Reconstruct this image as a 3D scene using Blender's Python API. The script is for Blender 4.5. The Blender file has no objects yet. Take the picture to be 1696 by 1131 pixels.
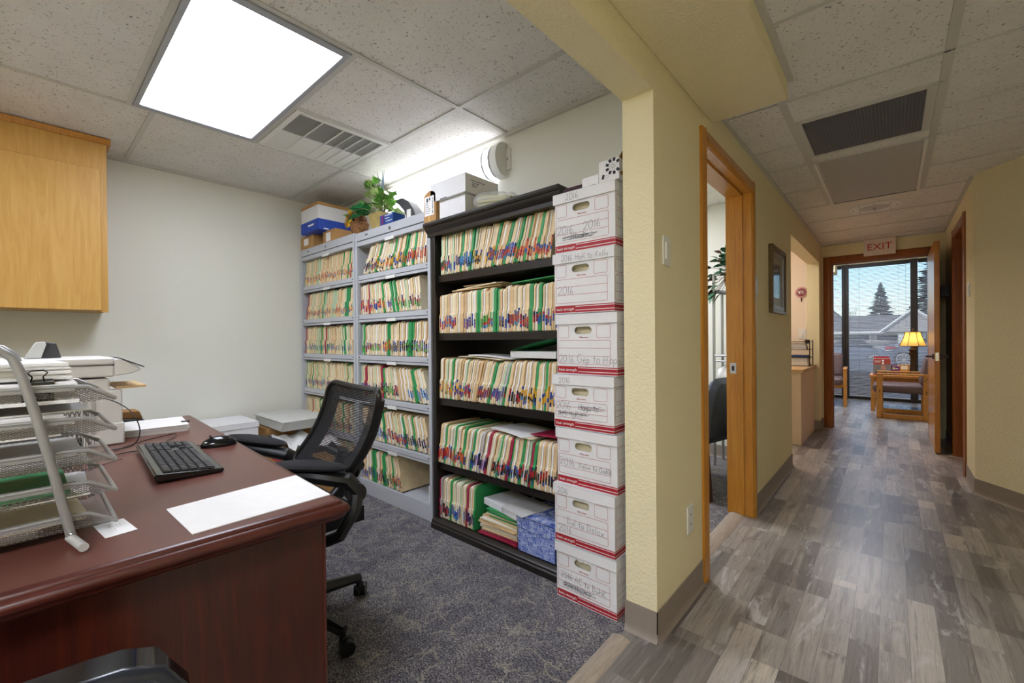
import bpy, math, random
from mathutils import Matrix, Vector
C = bpy.context.scene.collection
PI = math.pi
rnd = random.Random(7)
XF = {}

# ---------------------------------------------------------------- mesh building helpers
class MB:
    def __init__(s):
        s.v = []; s.f = []; s.m = []
    def add(s, vs, fs, m=0, xf=None):
        o = len(s.v)
        for p in vs:
            p = Vector(p)
            s.v.append(tuple(xf @ p) if xf is not None else tuple(p))
        for f in fs:
            s.f.append(tuple(i + o for i in f)); s.m.append(m)
        return s
    def box(s, x0, x1, y0, y1, z0, z1, m=0, xf=None):
        vs = [(x0,y0,z0),(x1,y0,z0),(x1,y1,z0),(x0,y1,z0),(x0,y0,z1),(x1,y0,z1),(x1,y1,z1),(x0,y1,z1)]
        return s.add(vs, [(0,3,2,1),(4,5,6,7),(0,1,5,4),(1,2,6,5),(2,3,7,6),(3,0,4,7)], m, xf)
    def prism(s, poly, d0, d1, axis='x', m=0, xf=None):
        n = len(poly)
        def P(a, b, d):
            return {'x': (d,a,b), 'y': (a,d,b), 'z': (a,b,d)}[axis]
        vs = [P(a,b,d0) for a,b in poly] + [P(a,b,d1) for a,b in poly]
        fs = [tuple(range(n)), tuple(range(2*n-1, n-1, -1))] + [(i, i+n, (i+1)%n+n, (i+1)%n) for i in range(n)]
        return s.add(vs, fs, m, xf)
    def tube(s, pts, r, n=8, m=0, closed=False, xf=None, flat=None):
        pts = [Vector(p) for p in pts]
        N = len(pts); rings = []
        up = None
        for i, p in enumerate(pts):
            a = pts[(i-1) % N] if (closed or i > 0) else p
            b = pts[(i+1) % N] if (closed or i < N-1) else p
            t = (b - a)
            t = t.normalized() if t.length > 1e-9 else Vector((0,0,1))
            if up is None:
                up = Vector((0,0,1)) if abs(t.z) < .9 else Vector((1,0,0))
            up = (up - t*up.dot(t))
            up = up.normalized() if up.length > 1e-6 else t.orthogonal().normalized()
            side = t.cross(up)
            rr = r[i] if isinstance(r, (list,tuple)) else r
            k = flat if flat else 1
            rings.append([p + up*math.sin(2*PI*j/n)*rr*k + side*math.cos(2*PI*j/n)*rr for j in range(n)])
        vs = [q for g in rings for q in g]; fs = []
        for i in range(N if closed else N-1):
            k = (i+1) % N
            for j in range(n):
                l = (j+1) % n
                fs.append((i*n+j, i*n+l, k*n+l, k*n+j))
        if not closed:
            fs.append(tuple(range(n-1,-1,-1))); fs.append(tuple((N-1)*n+j for j in range(n)))
        return s.add(vs, fs, m, xf)
    def cyl(s, p0, p1, r0, r1=None, n=16, m=0, xf=None):
        return s.tube([p0, p1], [r0, r0 if r1 is None else r1], n, m, xf=xf)
    def lathe(s, prof, c=(0,0,0), n=24, m=0, xf=None):
        vs = []; fs = []
        for r, z in prof:
            for j in range(n):
                a = 2*PI*j/n
                vs.append((c[0]+r*math.cos(a), c[1]+r*math.sin(a), c[2]+z))
        for i in range(len(prof)-1):
            for j in range(n):
                l = (j+1) % n
                fs.append((i*n+j, i*n+l, (i+1)*n+l, (i+1)*n+j))
        fs.append(tuple(range(n-1,-1,-1))); fs.append(tuple((len(prof)-1)*n+j for j in range(n)))
        return s.add(vs, fs, m, xf)
    def grid(s, rows, m=0, xf=None):
        nr, nc = len(rows), len(rows[0])
        vs = [p for r in rows for p in r]
        fs = [(i*nc+j, i*nc+j+1, (i+1)*nc+j+1, (i+1)*nc+j) for i in range(nr-1) for j in range(nc-1)]
        return s.add(vs, fs, m, xf)
    def ribbon(s, pts, w, nrm, m=0, xf=None):
        # flat stroke lying in the plane with normal nrm
        nrm = Vector(nrm); pts = [Vector(p) for p in pts]; vs = []
        for i, p in enumerate(pts):
            t = (pts[min(i+1,len(pts)-1)] - pts[max(i-1,0)])
            if t.length < 1e-9: t = Vector((1,0,0))
            sd = t.normalized().cross(nrm).normalized()*w/2
            vs += [p+sd, p-sd]
        return s.add(vs, [(2*i,2*i+1,2*i+3,2*i+2) for i in range(len(pts)-1)], m, xf)
    def ball(s, c, r, n=12, m=0, sc=(1,1,1), xf=None):
        prof = [(max(1e-4, math.sin(PI*i/n)), -math.cos(PI*i/n)) for i in range(n+1)]
        vs = []; fs = []; k = n*2
        for a, z in prof:
            for j in range(k):
                t = 2*PI*j/k
                vs.append((c[0]+r*sc[0]*a*math.cos(t), c[1]+r*sc[1]*a*math.sin(t), c[2]+r*sc[2]*z))
        for i in range(n):
            for j in range(k):
                l = (j+1) % k
                fs.append((i*k+j, i*k+l, (i+1)*k+l, (i+1)*k+j))
        return s.add(vs, fs, m, xf)
    def mesh(s, name, mats, inv=None, ang=35):
        me = bpy.data.meshes.new(name)
        vs = [tuple(inv @ Vector(v)) for v in s.v] if inv is not None else s.v
        me.from_pydata(vs, [], s.f)
        for m in (mats if isinstance(mats, (list,tuple)) else [mats]):
            me.materials.append(m)
        me.polygons.foreach_set('material_index', s.m)
        me.polygons.foreach_set('use_smooth', [True]*len(s.f))
        me.update()
        me.set_sharp_from_angle(angle=math.radians(ang))
        return me

def tag(o, label=None, cat=None, group=None, kind=None):
    if label: o['label'] = label
    if cat: o['category'] = cat
    if group: o['group'] = group
    if kind: o['kind'] = kind
    return o

def thing(name, label, cat, loc=(0,0,0), rz=0, group=None):
    o = bpy.data.objects.new(name, None); C.objects.link(o)
    o.empty_display_size = .05
    o.location = loc; o.rotation_euler = (0,0,rz)
    XF[o.name] = Matrix.Translation(Vector(loc)) @ Matrix.Rotation(rz, 4, 'Z')
    return tag(o, label, cat, group)

def obj(name, mb, mats, parent=None, bevel=0, local=False, ang=35, label=None, seg=2):
    """one mesh object. Vertices are world coordinates unless local; a top-level one gets its origin at its base"""
    if parent is not None:
        M = XF[parent.name]
        me = mb.mesh(name, mats, None if local else M.inverted(), ang)
        o = bpy.data.objects.new(name, me); C.objects.link(o); o.parent = parent
        XF[o.name] = M
    else:
        xs = [v[0] for v in mb.v]; ys = [v[1] for v in mb.v]; zs = [v[2] for v in mb.v]
        c = Vector(((min(xs)+max(xs))/2, (min(ys)+max(ys))/2, min(zs)))
        M = Matrix.Translation(c)
        me = mb.mesh(name, mats, M.inverted(), ang)
        o = bpy.data.objects.new(name, me); C.objects.link(o); o.location = c
        XF[o.name] = M
    if bevel:
        b = o.modifiers.new('bevel', 'BEVEL'); b.width = bevel; b.segments = seg; b.limit_method = 'ANGLE'; b.angle_limit = math.radians(40)
    if label: o['label'] = label
    return o

def struct(name, mb, mats, bevel=0):
    o = obj(name, mb, mats, None, bevel); o['kind'] = 'structure'; return o

def text(name, s, size, parent, M, mat, align='LEFT', ext=.0003, sx=1):
    cu = bpy.data.curves.new(name, 'FONT'); cu.body = s; cu.size = size; cu.extrude = ext; cu.align_x = align
    cu.materials.append(mat)
    tmp = bpy.data.objects.new(name, cu); me = bpy.data.meshes.new_from_object(tmp); bpy.data.objects.remove(tmp)
    o = bpy.data.objects.new(name, me); C.objects.link(o); o.parent = parent
    o.matrix_local = XF[parent.name].inverted() @ M @ Matrix.Diagonal((sx,1,1,1)); XF[o.name] = M
    return o

def frame_mat(o, right, up):
    r = Vector(right).normalized(); u = Vector(up); n = r.cross(u).normalized(); u = n.cross(r)
    m = Matrix((( r.x,u.x,n.x,o[0]),(r.y,u.y,n.y,o[1]),(r.z,u.z,n.z,o[2]),(0,0,0,1)))
    return m

def copy_tree(o, parent=None):
    c = o.copy(); C.objects.link(c)
    if parent is not None: c.parent = parent
    for ch in list(o.children): copy_tree(ch, c)
    return c

# ---------------------------------------------------------------- materials
def lin(h):
    h = h.lstrip('#'); r = [int(h[i:i+2],16)/255 for i in (0,2,4)]
    return tuple((c/12.92 if c <= .04045 else ((c+.055)/1.055)**2.4) for c in r) + (1,)

class NT:
    def __init__(s, name):
        s.mat = bpy.data.materials.new(name); s.mat.use_nodes = True
        s.t = s.mat.node_tree; s.t.nodes.clear()
        s.out = s.n('ShaderNodeOutputMaterial'); s.p = s.n('ShaderNodeBsdfPrincipled')
        s.l(s.p.outputs[0], s.out.inputs[0])
    def n(s, t, **k):
        x = s.t.nodes.new(t)
        for a, b in k.items(): setattr(x, a, b)
        return x
    def l(s, a, b): s.t.links.new(a, b)
    def co(s, scale=(1,1,1), kind='Object', rot=(0,0,0), loc=(0,0,0)):
        c = s.n('ShaderNodeTexCoord'); m = s.n('ShaderNodeMapping')
        m.inputs['Scale'].default_value = scale; m.inputs['Rotation'].default_value = rot; m.inputs['Location'].default_value = loc
        s.l(c.outputs[kind], m.inputs[0]); return m.outputs[0]
    def noise(s, vec, scale, detail=3, rough=.5, dist=0):
        x = s.n('ShaderNodeTexNoise'); s.l(vec, x.inputs['Vector'])
        x.inputs['Scale'].default_value = scale; x.inputs['Detail'].default_value = detail
        x.inputs['Roughness'].default_value = rough; x.inputs['Distortion'].default_value = dist
        return x.outputs['Fac']
    def ramp(s, fac, stops, interp='LINEAR'):
        r = s.n('ShaderNodeValToRGB'); s.l(fac, r.inputs[0]); e = r.color_ramp.elements
        r.color_ramp.interpolation = interp
        while len(e) < len(stops): e.new(.5)
        for i, (p, c) in enumerate(stops):
            e[i].position = p; e[i].color = lin(c) if isinstance(c, str) else (c,c,c,1)
        return r.outputs[0]
    def mix(s, fac, a, b, mode='MIX'):
        x = s.n('ShaderNodeMix', data_type='RGBA', blend_type=mode)
        for sock, v in ((x.inputs[0], fac), (x.inputs[6], a), (x.inputs[7], b)):
            if isinstance(v, (int,float)): sock.default_value = v
            elif isinstance(v, str): sock.default_value = lin(v)
            else: s.l(v, sock)
        return x.outputs[2]
    def math(s, op, a, b=0):
        x = s.n('ShaderNodeMath', operation=op)
        for i, v in enumerate((a, b)):
            if isinstance(v, (int,float)): x.inputs[i].default_value = v
            else: s.l(v, x.inputs[i])
        return x.outputs[0]
    def bump(s, h, strength=.3, dist=.002):
        b = s.n('ShaderNodeBump'); b.inputs['Strength'].default_value = strength; b.inputs['Distance'].default_value = dist
        s.l(h, b.inputs['Height']); s.l(b.outputs[0], s.p.inputs['Normal'])
    def col(s, c):
        if isinstance(c, str): s.p.inputs['Base Color'].default_value = lin(c)
        else: s.l(c, s.p.inputs['Base Color'])
    def set(s, rough=.5, metal=0, spec=.5, **k):
        s.p.inputs['Roughness'].default_value = rough; s.p.inputs['Metallic'].default_value = metal
        s.p.inputs['Specular IOR Level'].default_value = spec
        for a, b in k.items(): s.p.inputs[a.replace('_',' ')].default_value = b
        return s.mat

def plain(name, c, rough=.5, metal=0, var=.06, vs=30, spec=.5, bump=0, bs=200, **k):
    t = NT(name)
    if var:
        f = t.noise(t.co(), vs, 3)
        a = lin(c)
        dk = tuple(x*(1-var*1.6) for x in a[:3]); lt = tuple(min(1,x*(1+var)) for x in a[:3])
        r = t.n('ShaderNodeValToRGB'); t.l(f, r.inputs[0])
        r.color_ramp.elements[0].position = .3; r.color_ramp.elements[1].position = .7
        r.color_ramp.elements[0].color = dk+(1,); r.color_ramp.elements[1].color = lt+(1,)
        t.col(r.outputs[0])
    else: t.col(c)
    if bump: t.bump(t.noise(t.co(), bs, 3), bump, .001)
    return t.set(rough, metal, spec, **k)

def wood(name, dark, mid, light, scale=(14,14,1.2), rough=.4, spec=.5, dist=1.2, coat=0):
    t = NT(name); v = t.co(scale)
    f = t.noise(v, 2.2, 5, .6, dist)
    fine = t.noise(t.co((scale[0]*14,scale[1]*14,scale[2]*3)), 2, 2)
    c = t.ramp(f, [(.25,dark),(.5,mid),(.75,light)])
    c = t.mix(.22, c, t.ramp(fine,[(.35,dark),(.6,light)]))
    t.col(c); t.bump(fine, .06, .0006)
    m = t.set(rough, 0, spec)
    if coat: t.p.inputs['Coat Weight'].default_value = coat; t.p.inputs['Coat Roughness'].default_value = .15
    return m

def plaster(name, c, bump=.35, scale=95):
    t = NT(name); v = t.co(); f = t.noise(v, scale, 3, .55)
    t.col(t.mix(t.noise(v, 1.5, 2), c, c)); t.bump(t.ramp(f,[(.38,0.),(.62,1.)]), bump, .0025)
    return t.set(.75, 0, .25)

def emit(name, c, s):
    t = NT(name); t.t.nodes.remove(t.p); e = t.n('ShaderNodeEmission')
    e.inputs[0].default_value = lin(c); e.inputs[1].default_value = s; t.l(e.outputs[0], t.out.inputs[0]); return t.mat

def see(name, c, alpha_fac, rough=.3, gloss=True):
    """thin clear sheet: mostly transparent with a weak reflection"""
    t = NT(name); a = t.n('ShaderNodeBsdfTransparent'); a.inputs[0].default_value = lin(c)
    t.p.inputs['Base Color'].default_value = lin(c); t.p.inputs['Roughness'].default_value = rough
    m = t.n('ShaderNodeMixShader'); m.inputs[0].default_value = alpha_fac
    t.l(a.outputs[0], m.inputs[1]); t.l(t.p.outputs[0], m.inputs[2]); t.l(m.outputs[0], t.out.inputs[0])
    return t.mat

M = {}
M['wall_office'] = plaster('wall_office', '#e0e0d6', .12, 120)
M['wall_yellow'] = plaster('wall_yellow', '#eae0ba', .5, 95)
M['wall_pink'] = plaster('wall_reception', '#ead9c6', .2, 95)
M['base'] = plain('cove_base', '#8f8378', .55, var=.04)
M['oak_trim'] = wood('oak_trim', '#a4641a', '#c28122', '#d09636', (22,22,1.4), .32, .5, .8, .3)
M['oak_trim_dark'] = wood('cherry_trim', '#6e3812', '#8d4d1c', '#a56327', (22,22,1.4), .34, .5, .8, .3)
M['oak_cab'] = wood('oak_cabinet', '#bd8c40', '#ca9b4f', '#d5aa63', (6,6,.7), .45, .4, 2.2)
M['oak_chair'] = wood('oak_chair', '#b5722a', '#cd8b3c', '#dfa455', (20,20,6), .38, .5, .8)
M['mahogany'] = wood('mahogany_panel', '#2a0f0a', '#3d150e', '#52200f', (9,9,.9), .3, .5, 1.6, .2)
M['mahogany_top'] = plain('mahogany_top', '#663c33', .3, var=.08, vs=6, spec=.5)
M['mahogany_edge'] = plain('mahogany_edge', '#4e221a', .3, var=.12, vs=14)
M['dark_wood'] = wood('black_bookcase', '#17130f', '#1f1a16', '#2b241f', (18,18,1.2), .36, .5, 1)
M['gray_steel'] = plain('gray_steel', '#b9bcc2', .42, var=.02, vs=4, spec=.5)
M['gray_steel_in'] = plain('gray_steel_inner', '#8f9196', .5, var=.02)
M['white_plastic'] = plain('white_plastic', '#e4e4e0', .35, var=.01)
M['gray_plastic'] = plain('gray_plastic', '#bdbdb9', .4, var=.02)
M['black_plastic'] = plain('black_plastic', '#151516', .35, var=.05)
M['black_key'] = plain('black_key', '#3a3a3d', .45, var=.04)
M['black_gloss'] = plain('black_gloss', '#0b0d12', .12, var=0, spec=.6)
M['black_fabric'] = plain('black_fabric', '#17171a', .85, var=.15, vs=300, bump=.3, bs=900)
M['chrome'] = plain('chrome', '#c9c9cc', .18, 1, var=0)
M['satin'] = plain('satin_metal', '#aeb0b2', .35, 1, var=.03)
M['silver_paint'] = plain('silver_paint', '#9d9d9b', .35, .35, var=.02)
M['white_card'] = plain('white_card', '#e6e6e8', .6, var=.015)
M['paper'] = plain('paper', '#efeeec', .7, var=.015)
M['paper_gray'] = plain('paper_gray', '#d6d6d4', .7, var=.03)
M['kraft'] = plain('kraft_cardboard', '#b58a55', .75, var=.06, vs=12)
M['kraft_dark'] = plain('kraft_dark', '#8d6638', .8, var=.08, vs=12)
M['tape'] = plain('packing_tape', '#c99f5e', .3, var=.03)
M['red_print'] = plain('red_print', '#b3242d', .55, var=.04)
M['red_band'] = plain('red_band', '#ad1f2a', .5, var=.05, vs=60)
M['ink'] = plain('pen_ink', '#2c2e3c', .6, var=.1)
M['ink_dark'] = plain('marker_ink', '#1d2130', .6, var=.1)
M['cream'] = plain('cream_paper', '#e9dfbf', .7, var=.05)
M['manila'] = plain('manila', '#dfc99f', .65, var=.07, vs=25)
M['manila2'] = plain('manila_warm', '#d8b88a', .65, var=.08, vs=25)
M['manila3'] = plain('manila_pale', '#e5d9bb', .65, var=.05, vs=25)
M['folder_green'] = plain('folder_green', '#2f9453', .6, var=.06)
M['folder_palegreen'] = plain('folder_pale_green', '#b9cfae', .65, var=.05)
M['folder_red'] = plain('folder_red', '#a02142', .6, var=.06)
M['folder_gray'] = plain('folder_gray', '#b9b5b2', .65, var=.06)
TABC = {'r':'#b41f2c','o':'#d8622a','y':'#e0a824','g':'#3f9e3f','b':'#2b4fa6','n':'#232a55','p':'#6b3f8f','k':'#24211f','m':'#8e1f3f','c':'#3a86c0','w':'#e8e3d4'}
for k, v in TABC.items(): M['tab_'+k] = plain('tab_'+k, v, .45, var=.03)
M['blue_box'] = plain('blue_box', '#1045b4', .5, var=.05)
M['navy_box'] = plain('navy_box', '#1f4a8e', .45, var=.05)
M['purple'] = plain('purple_print', '#6d2a6e', .5, var=.05)
M['gold_pot'] = plain('gold_pot', '#b9a366', .4, .2, var=.12, vs=20)
M['wicker'] = plain('wicker', '#8d5f35', .7, var=.35, vs=60, bump=.8, bs=140)
M['leaf'] = plain('leaf_green', '#6fae45', .5, var=.4, vs=25)
M['leaf_light'] = plain('leaf_variegated', '#b4cf85', .5, var=.35, vs=25)
M['leaf_dark'] = plain('leaf_dark', '#2f5a3c', .5, var=.4, vs=25)
M['leaf_blue'] = plain('leaf_blue_gray', '#7d97a8', .5, var=.2, vs=25)
M['leaf_brown'] = plain('leaf_brown', '#4c2a22', .6, var=.3, vs=25)
M['stem'] = plain('stem_green', '#7d8f5a', .6, var=.2)
M['petal'] = plain('petal_yellow', '#e3b21f', .6, var=.2, vs=40)
M['petal_brown'] = plain('flower_brown', '#6b3f20', .8, var=.3, vs=60)
M['clear_bag'] = see('clear_bag', '#f2f2f0', .28, .15)
M['bin_plastic'] = plain('translucent_bin', '#c6c7c2', .4, var=.03)
M['yellow_stick'] = plain('pale_yellow_stick', '#dcd79a', .5, var=.05)
M['purple_dark'] = plain('dark_maroon_plastic', '#3a2029', .3, var=.05)
M['glass'] = see('window_glass', '#f6f8f8', .06, .03)
M['bronze'] = plain('bronze_frame', '#2a221c', .45, .2, var=.08)
M['blind'] = plain('blind_slat', '#b9bcc0', .45, var=.02)
M['cord'] = plain('thin_cord', '#4a4a4a', .6, var=0)
M['taupe'] = plain('taupe_vinyl', '#6b5656', .5, var=.06, bump=.15, bs=500)
M['blue_fabric'] = plain('blue_gray_fabric', '#4a5263', .9, var=.3, vs=220, bump=.4, bs=700)
M['blue_dark'] = plain('dark_blue_fabric', '#333944', .9, var=.35, vs=160, bump=.4, bs=700)
M['maroon_wood'] = wood('maroon_wood', '#2f0f0c', '#45170f', '#571f14', (20,20,2), .35)
M['sign_plate'] = plain('sign_plate', '#e3d5cf', .4, var=.02)
M['sign_red'] = plain('sign_red', '#c02a30', .5, var=.03)
M['maple'] = plain('maple_laminate', '#e3cba9', .45, var=.04, vs=4)
M['maple_edge'] = plain('maple_edge', '#cfa877', .45, var=.06, vs=6)
M['gold_frame'] = plain('bronze_picture_frame', '#6f5a3a', .35, .5, var=.2, vs=40)
M['mat_board'] = plain('mat_board', '#b8a58c', .7, var=.06)
M['mirror_pic'] = plain('glazed_print', '#6d7478', .08, 0, var=.3, vs=8)
M['bronze_lamp'] = plain('bronze_lamp', '#4c3a25', .4, .6, var=.2, vs=30)
M['dark_metal'] = plain('dark_metal', '#2b2726', .35, .7, var=.1)
M['tan_wood'] = plain('lever_gray', '#5d5856', .4, .6, var=.05)
LIGHT_OFFICE, FILL_HALL, LIGHT_WALL, FILL_ROOM, FILL_RECEP, LIGHT_BULB = 6.4, 12.5, 1.7, 11.0, 7.0, 15.0
SKY, SUN, EXPOSURE = .11, 1.5, 1.27
# ---------------------------------------------------------------- special surface materials
def carpet():
    t = NT('carpet'); v = t.co()
    loop = t.noise(t.co((120,250,120), rot=(0,0,.6)), 1, 2, .7)          # yarn loops
    area = t.noise(v, 8, 3, .6, .6)
    base = t.ramp(loop, [(.34,'#35343d'),(.46,'#66646b'),(.55,'#858283'),(.70,'#bdb8ab')])
    base = t.mix(t.ramp(area,[(.40,0.),(.62,.75)]), base, t.ramp(loop,[(.36,'#33323c'),(.5,'#53515b'),(.7,'#8e8b8c')]))
    w = t.n('ShaderNodeTexVoronoi', feature='DISTANCE_TO_EDGE')
    nv = t.n('ShaderNodeTexNoise'); t.l(v, nv.inputs['Vector']); nv.inputs['Scale'].default_value = 8; nv.inputs['Detail'].default_value = 1
    mx = t.n('ShaderNodeMix', data_type='VECTOR'); mx.inputs[0].default_value = .16
    t.l(v, mx.inputs[4]); t.l(nv.outputs['Color'], mx.inputs[5])
    t.l(mx.outputs[1], w.inputs['Vector']); w.inputs['Scale'].default_value = 11
    line = t.ramp(w.outputs['Distance'], [(.02,1.),(.065,0.)])
    brk = t.ramp(t.noise(v, 12, 1), [(.44,0.),(.54,1.)])
    sp = t.ramp(loop,[(.40,0.),(.50,1.)])
    f = t.math('MULTIPLY', t.math('MULTIPLY', line, brk), sp)
    t.col(t.mix(t.math('MULTIPLY', f, .7), base, '#a39d8e'))
    t.bump(loop, .7, .004)
    return t.set(.95, 0, .1)

def planks():
    t = NT('vinyl_planks')
    v = t.co(rot=(0,0,PI/2), loc=(.13,.05,0))
    def brick(w, h, off, seedloc):
        vv = t.co(rot=(0,0,PI/2), loc=seedloc)
        b = t.n('ShaderNodeTexBrick'); t.l(vv, b.inputs['Vector'])
        b.inputs['Scale'].default_value = 1; b.inputs['Brick Width'].default_value = w; b.inputs['Row Height'].default_value = h
        b.inputs['Mortar Size'].default_value = .0008; b.inputs['Mortar Smooth'].default_value = 0; b.offset = off; b.offset_frequency = 3; b.squash = 1
        b.inputs['Color1'].default_value = (0,0,0,1); b.inputs['Color2'].default_value = (1,1,1,1); b.inputs['Mortar'].default_value = (.5,.5,.5,1)
        return b
    b = brick(.60, .085, .37, (.13,.05,0)); b2 = brick(.41, .17, .61, (.13,.05,0))
    tone = t.mix(.42, b.outputs['Color'], b2.outputs['Color'])
    c = t.ramp(tone, [(.08,'#554f4a'),(.28,'#766f69'),(.5,'#938c85'),(.72,'#aca49b'),(.95,'#cdc3b4')])
    def shifted(scale, amt):
        sh = t.n('ShaderNodeVectorMath', operation='MULTIPLY_ADD'); t.l(tone, sh.inputs[0]); sh.inputs[1].default_value = amt; t.l(t.co(scale), sh.inputs[2]); return sh.outputs[0]
    g = t.noise(shifted((15,1.1,1),(17,31,5)), 1.3, 5, .6, .9)          # long grain of each board
    c = t.mix(t.ramp(g,[(.30,.45),(.45,0.)]), c, '#564b43')
    c = t.mix(t.ramp(g,[(.56,0.),(.74,.45)]), c, '#c3b8aa')
    w = t.noise(shifted((9,2.0,1),(9,13,5)), 1.1, 7, .72, .8)
    c = t.mix(t.ramp(w,[(.55,0.),(.64,.7)]), c, '#c9c5c2')               # worn white paint
    c = t.mix(t.ramp(w,[(.34,.65),(.43,0.)]), c, '#57504a')
    mid = t.noise(shifted((34,1.5,1),(5,23,3)), 1.0, 4, .6, 1.6)
    c = t.mix(t.ramp(mid,[(.36,.34),(.47,0.)]), c, '#4c443e')
    c = t.mix(t.ramp(mid,[(.56,0.),(.68,.18)]), c, '#cfc7bc')
    fine = t.noise(t.co((420,9,1)), 1, 3, .6)
    c = t.mix(t.ramp(fine,[(.36,.26),(.52,0.)]), c, '#4f463f')
    c = t.mix(t.math('MULTIPLY', b.outputs['Fac'], .5), c, '#4a4038')
    t.col(c); t.bump(fine, .08, .0008)
    return t.set(.32, 0, .5)

def tile():
    t = NT('ceiling_tile'); v = t.co((1,1,1))
    d = t.noise(t.co((1,1,1)), 5, 2)
    dv = t.n('ShaderNodeMix', data_type='VECTOR'); dv.inputs[0].default_value = .03
    nz = t.n('ShaderNodeTexNoise'); t.l(v, nz.inputs['Vector']); nz.inputs['Scale'].default_value = 60
    t.l(v, dv.inputs[4]); t.l(nz.outputs['Color'], dv.inputs[5])
    vo = t.n('ShaderNodeTexNoise'); t.l(dv.outputs[1], vo.inputs['Vector']); vo.inputs['Scale'].default_value = 95; vo.inputs['Detail'].default_value = 2; vo.inputs['Roughness'].default_value = .45
    pit = t.ramp(vo.outputs['Fac'], [(.30,1.),(.37,0.)])
    fl = t.ramp(t.noise(v, 260, 2), [(.28,1.),(.36,0.)])
    c = t.mix(t.math('MULTIPLY', fl, .45), t.ramp(d,[(.3,'#e0deda'),(.7,'#e8e6e3')]), '#b5b1ac')
    t.col(t.mix(t.math('MULTIPLY', pit, .8), c, '#7d7975'))
    t.bump(t.math('SUBTRACT', 1, pit), .4, .002)
    return t.set(.9, 0, .1)

M['carpet'] = carpet(); M['planks'] = planks(); M['tile'] = tile()
M['tbar'] = plain('ceiling_grid', '#c9c8c2', .5, var=.02)
M['strip'] = wood('transition_strip', '#8d7f70', '#a59787', '#b8ab9b', (30,3,3), .45)
M['concrete'] = plain('asphalt', '#5d6066', .9, var=.1, vs=3)

ZC, ZK = 2.43, 2.285            # office and corridor ceilings
XW, XO = -.664, -.789           # corridor and office faces of the dividing wall
# ---------------------------------------------------------------- floors
struct('floor', MB().box(-4.05, XO, -2.1, 4.45, -.06, 0), M['carpet'])
struct('floor_planks', MB().box(XO, 2.2, -2.1, 10.05, -.06, 0).box(-4.05, XO, 4.45, 10.05, -.06, 0), M['planks'])
struct('trim_transition', MB().prism([(-.815,0),(-.80,.009),(-.775,.011),(-.75,.006),(-.742,0)], -2.1, 1.5, 'y'), M['strip'])
struct('trim_threshold', MB().prism([(-.80,0),(-.785,.010),(-.75,.012),(-.72,.008),(-.71,0)], 2.16, 3.035, 'y'), M['strip'])
# ---------------------------------------------------------------- ceilings and their grids
struct('ceiling', MB().box(-4.05, XO, -2.1, 2.03, ZC, ZC+.06), M['tile'])
struct('ceiling_corridor', MB().box(XW, 1.1, -2.1, 6.69, ZK, ZK+.06), M['tile'])
struct('ceiling_room', MB().box(-4.05, XO, 2.13, 4.40, 2.41, 2.46), M['tile'])
struct('ceiling_reception', MB().box(-4.05, XW-.12, 4.47, 6.69, 2.4, 2.46), M['tile'])
struct('ceiling_waiting', MB().box(-3.1, 2.2, 6.8, 10.05, 2.62, 2.68), M['tile'])
g = MB(); hw = .012
def bx(m, x0,x1,y0,y1): m.box(x0,x1,y0,y1,ZC-.006,ZC+.001)
for x in (-3.08, -1.80): bx(g, x-hw, x+hw, -2.1, 2.03)
for y in (-2.05,-1.437,-.825,-.213,.397,1.009,1.62):
    bx(g, -3.08+hw, -1.80-hw, y-hw, y+hw)
for y in (-1.9,-.67,.5,1.62): 
    bx(g, -4.05, -3.08-hw, y-hw, y+hw)
    bx(g, -1.80+hw, XO, y-hw, y+hw)
bx(g, -2.455-hw, -2.455+hw, 1.009+hw, 1.62-hw)
g.box(-4.05,XO,2.008,2.03,ZC-.02,ZC+.001); g.box(-4.05,-4.03,-2.1,2.03,ZC-.02,ZC+.001)
struct('trim_ceiling_grid', g, M['tbar'])
g = MB()
def bk(x0,x1,y0,y1): g.box(x0,x1,y0,y1,ZK-.005,ZK+.001)
for x in (-.402, .18): bk(x-.016, x+.016, -2.1, 4.64)
for y in (-1.6,-.4,.8,1.83): bk(-.345, 1.1, y-hw*.9, y+hw*.9)
for y in (2.47,2.745,3.335,3.47,4.64): bk(-.39, .18, y-.007, y+.007)
for y in (2.47,3.06,3.45,4.06): bk(XW, -.402, y-.003, y+.003); bk(.18, 1.1, y-.003, y+.003)
for y in (4.64,5.25,5.86,6.45): bk(XW, .445, y-.007, y+.007)
g.box(XW, XW+.02, 2.28, 6.69, ZK-.015, ZK+.001); g.box(.425,.445,4.52,6.69,ZK-.015,ZK+.001)
g.box(XW,.445,6.67,6.69,ZK-.015,ZK+.001)
g.box(-.345,-.322,-2.1,2.275,ZK-.012,ZK+.001)
struct('trim_corridor_grid', g, M['tbar'])
struct('ceiling_soffit', MB().box(XW, -.345, -2.1, 2.275, 2.2, ZK+.02), M['wall_yellow'], .004)
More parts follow.
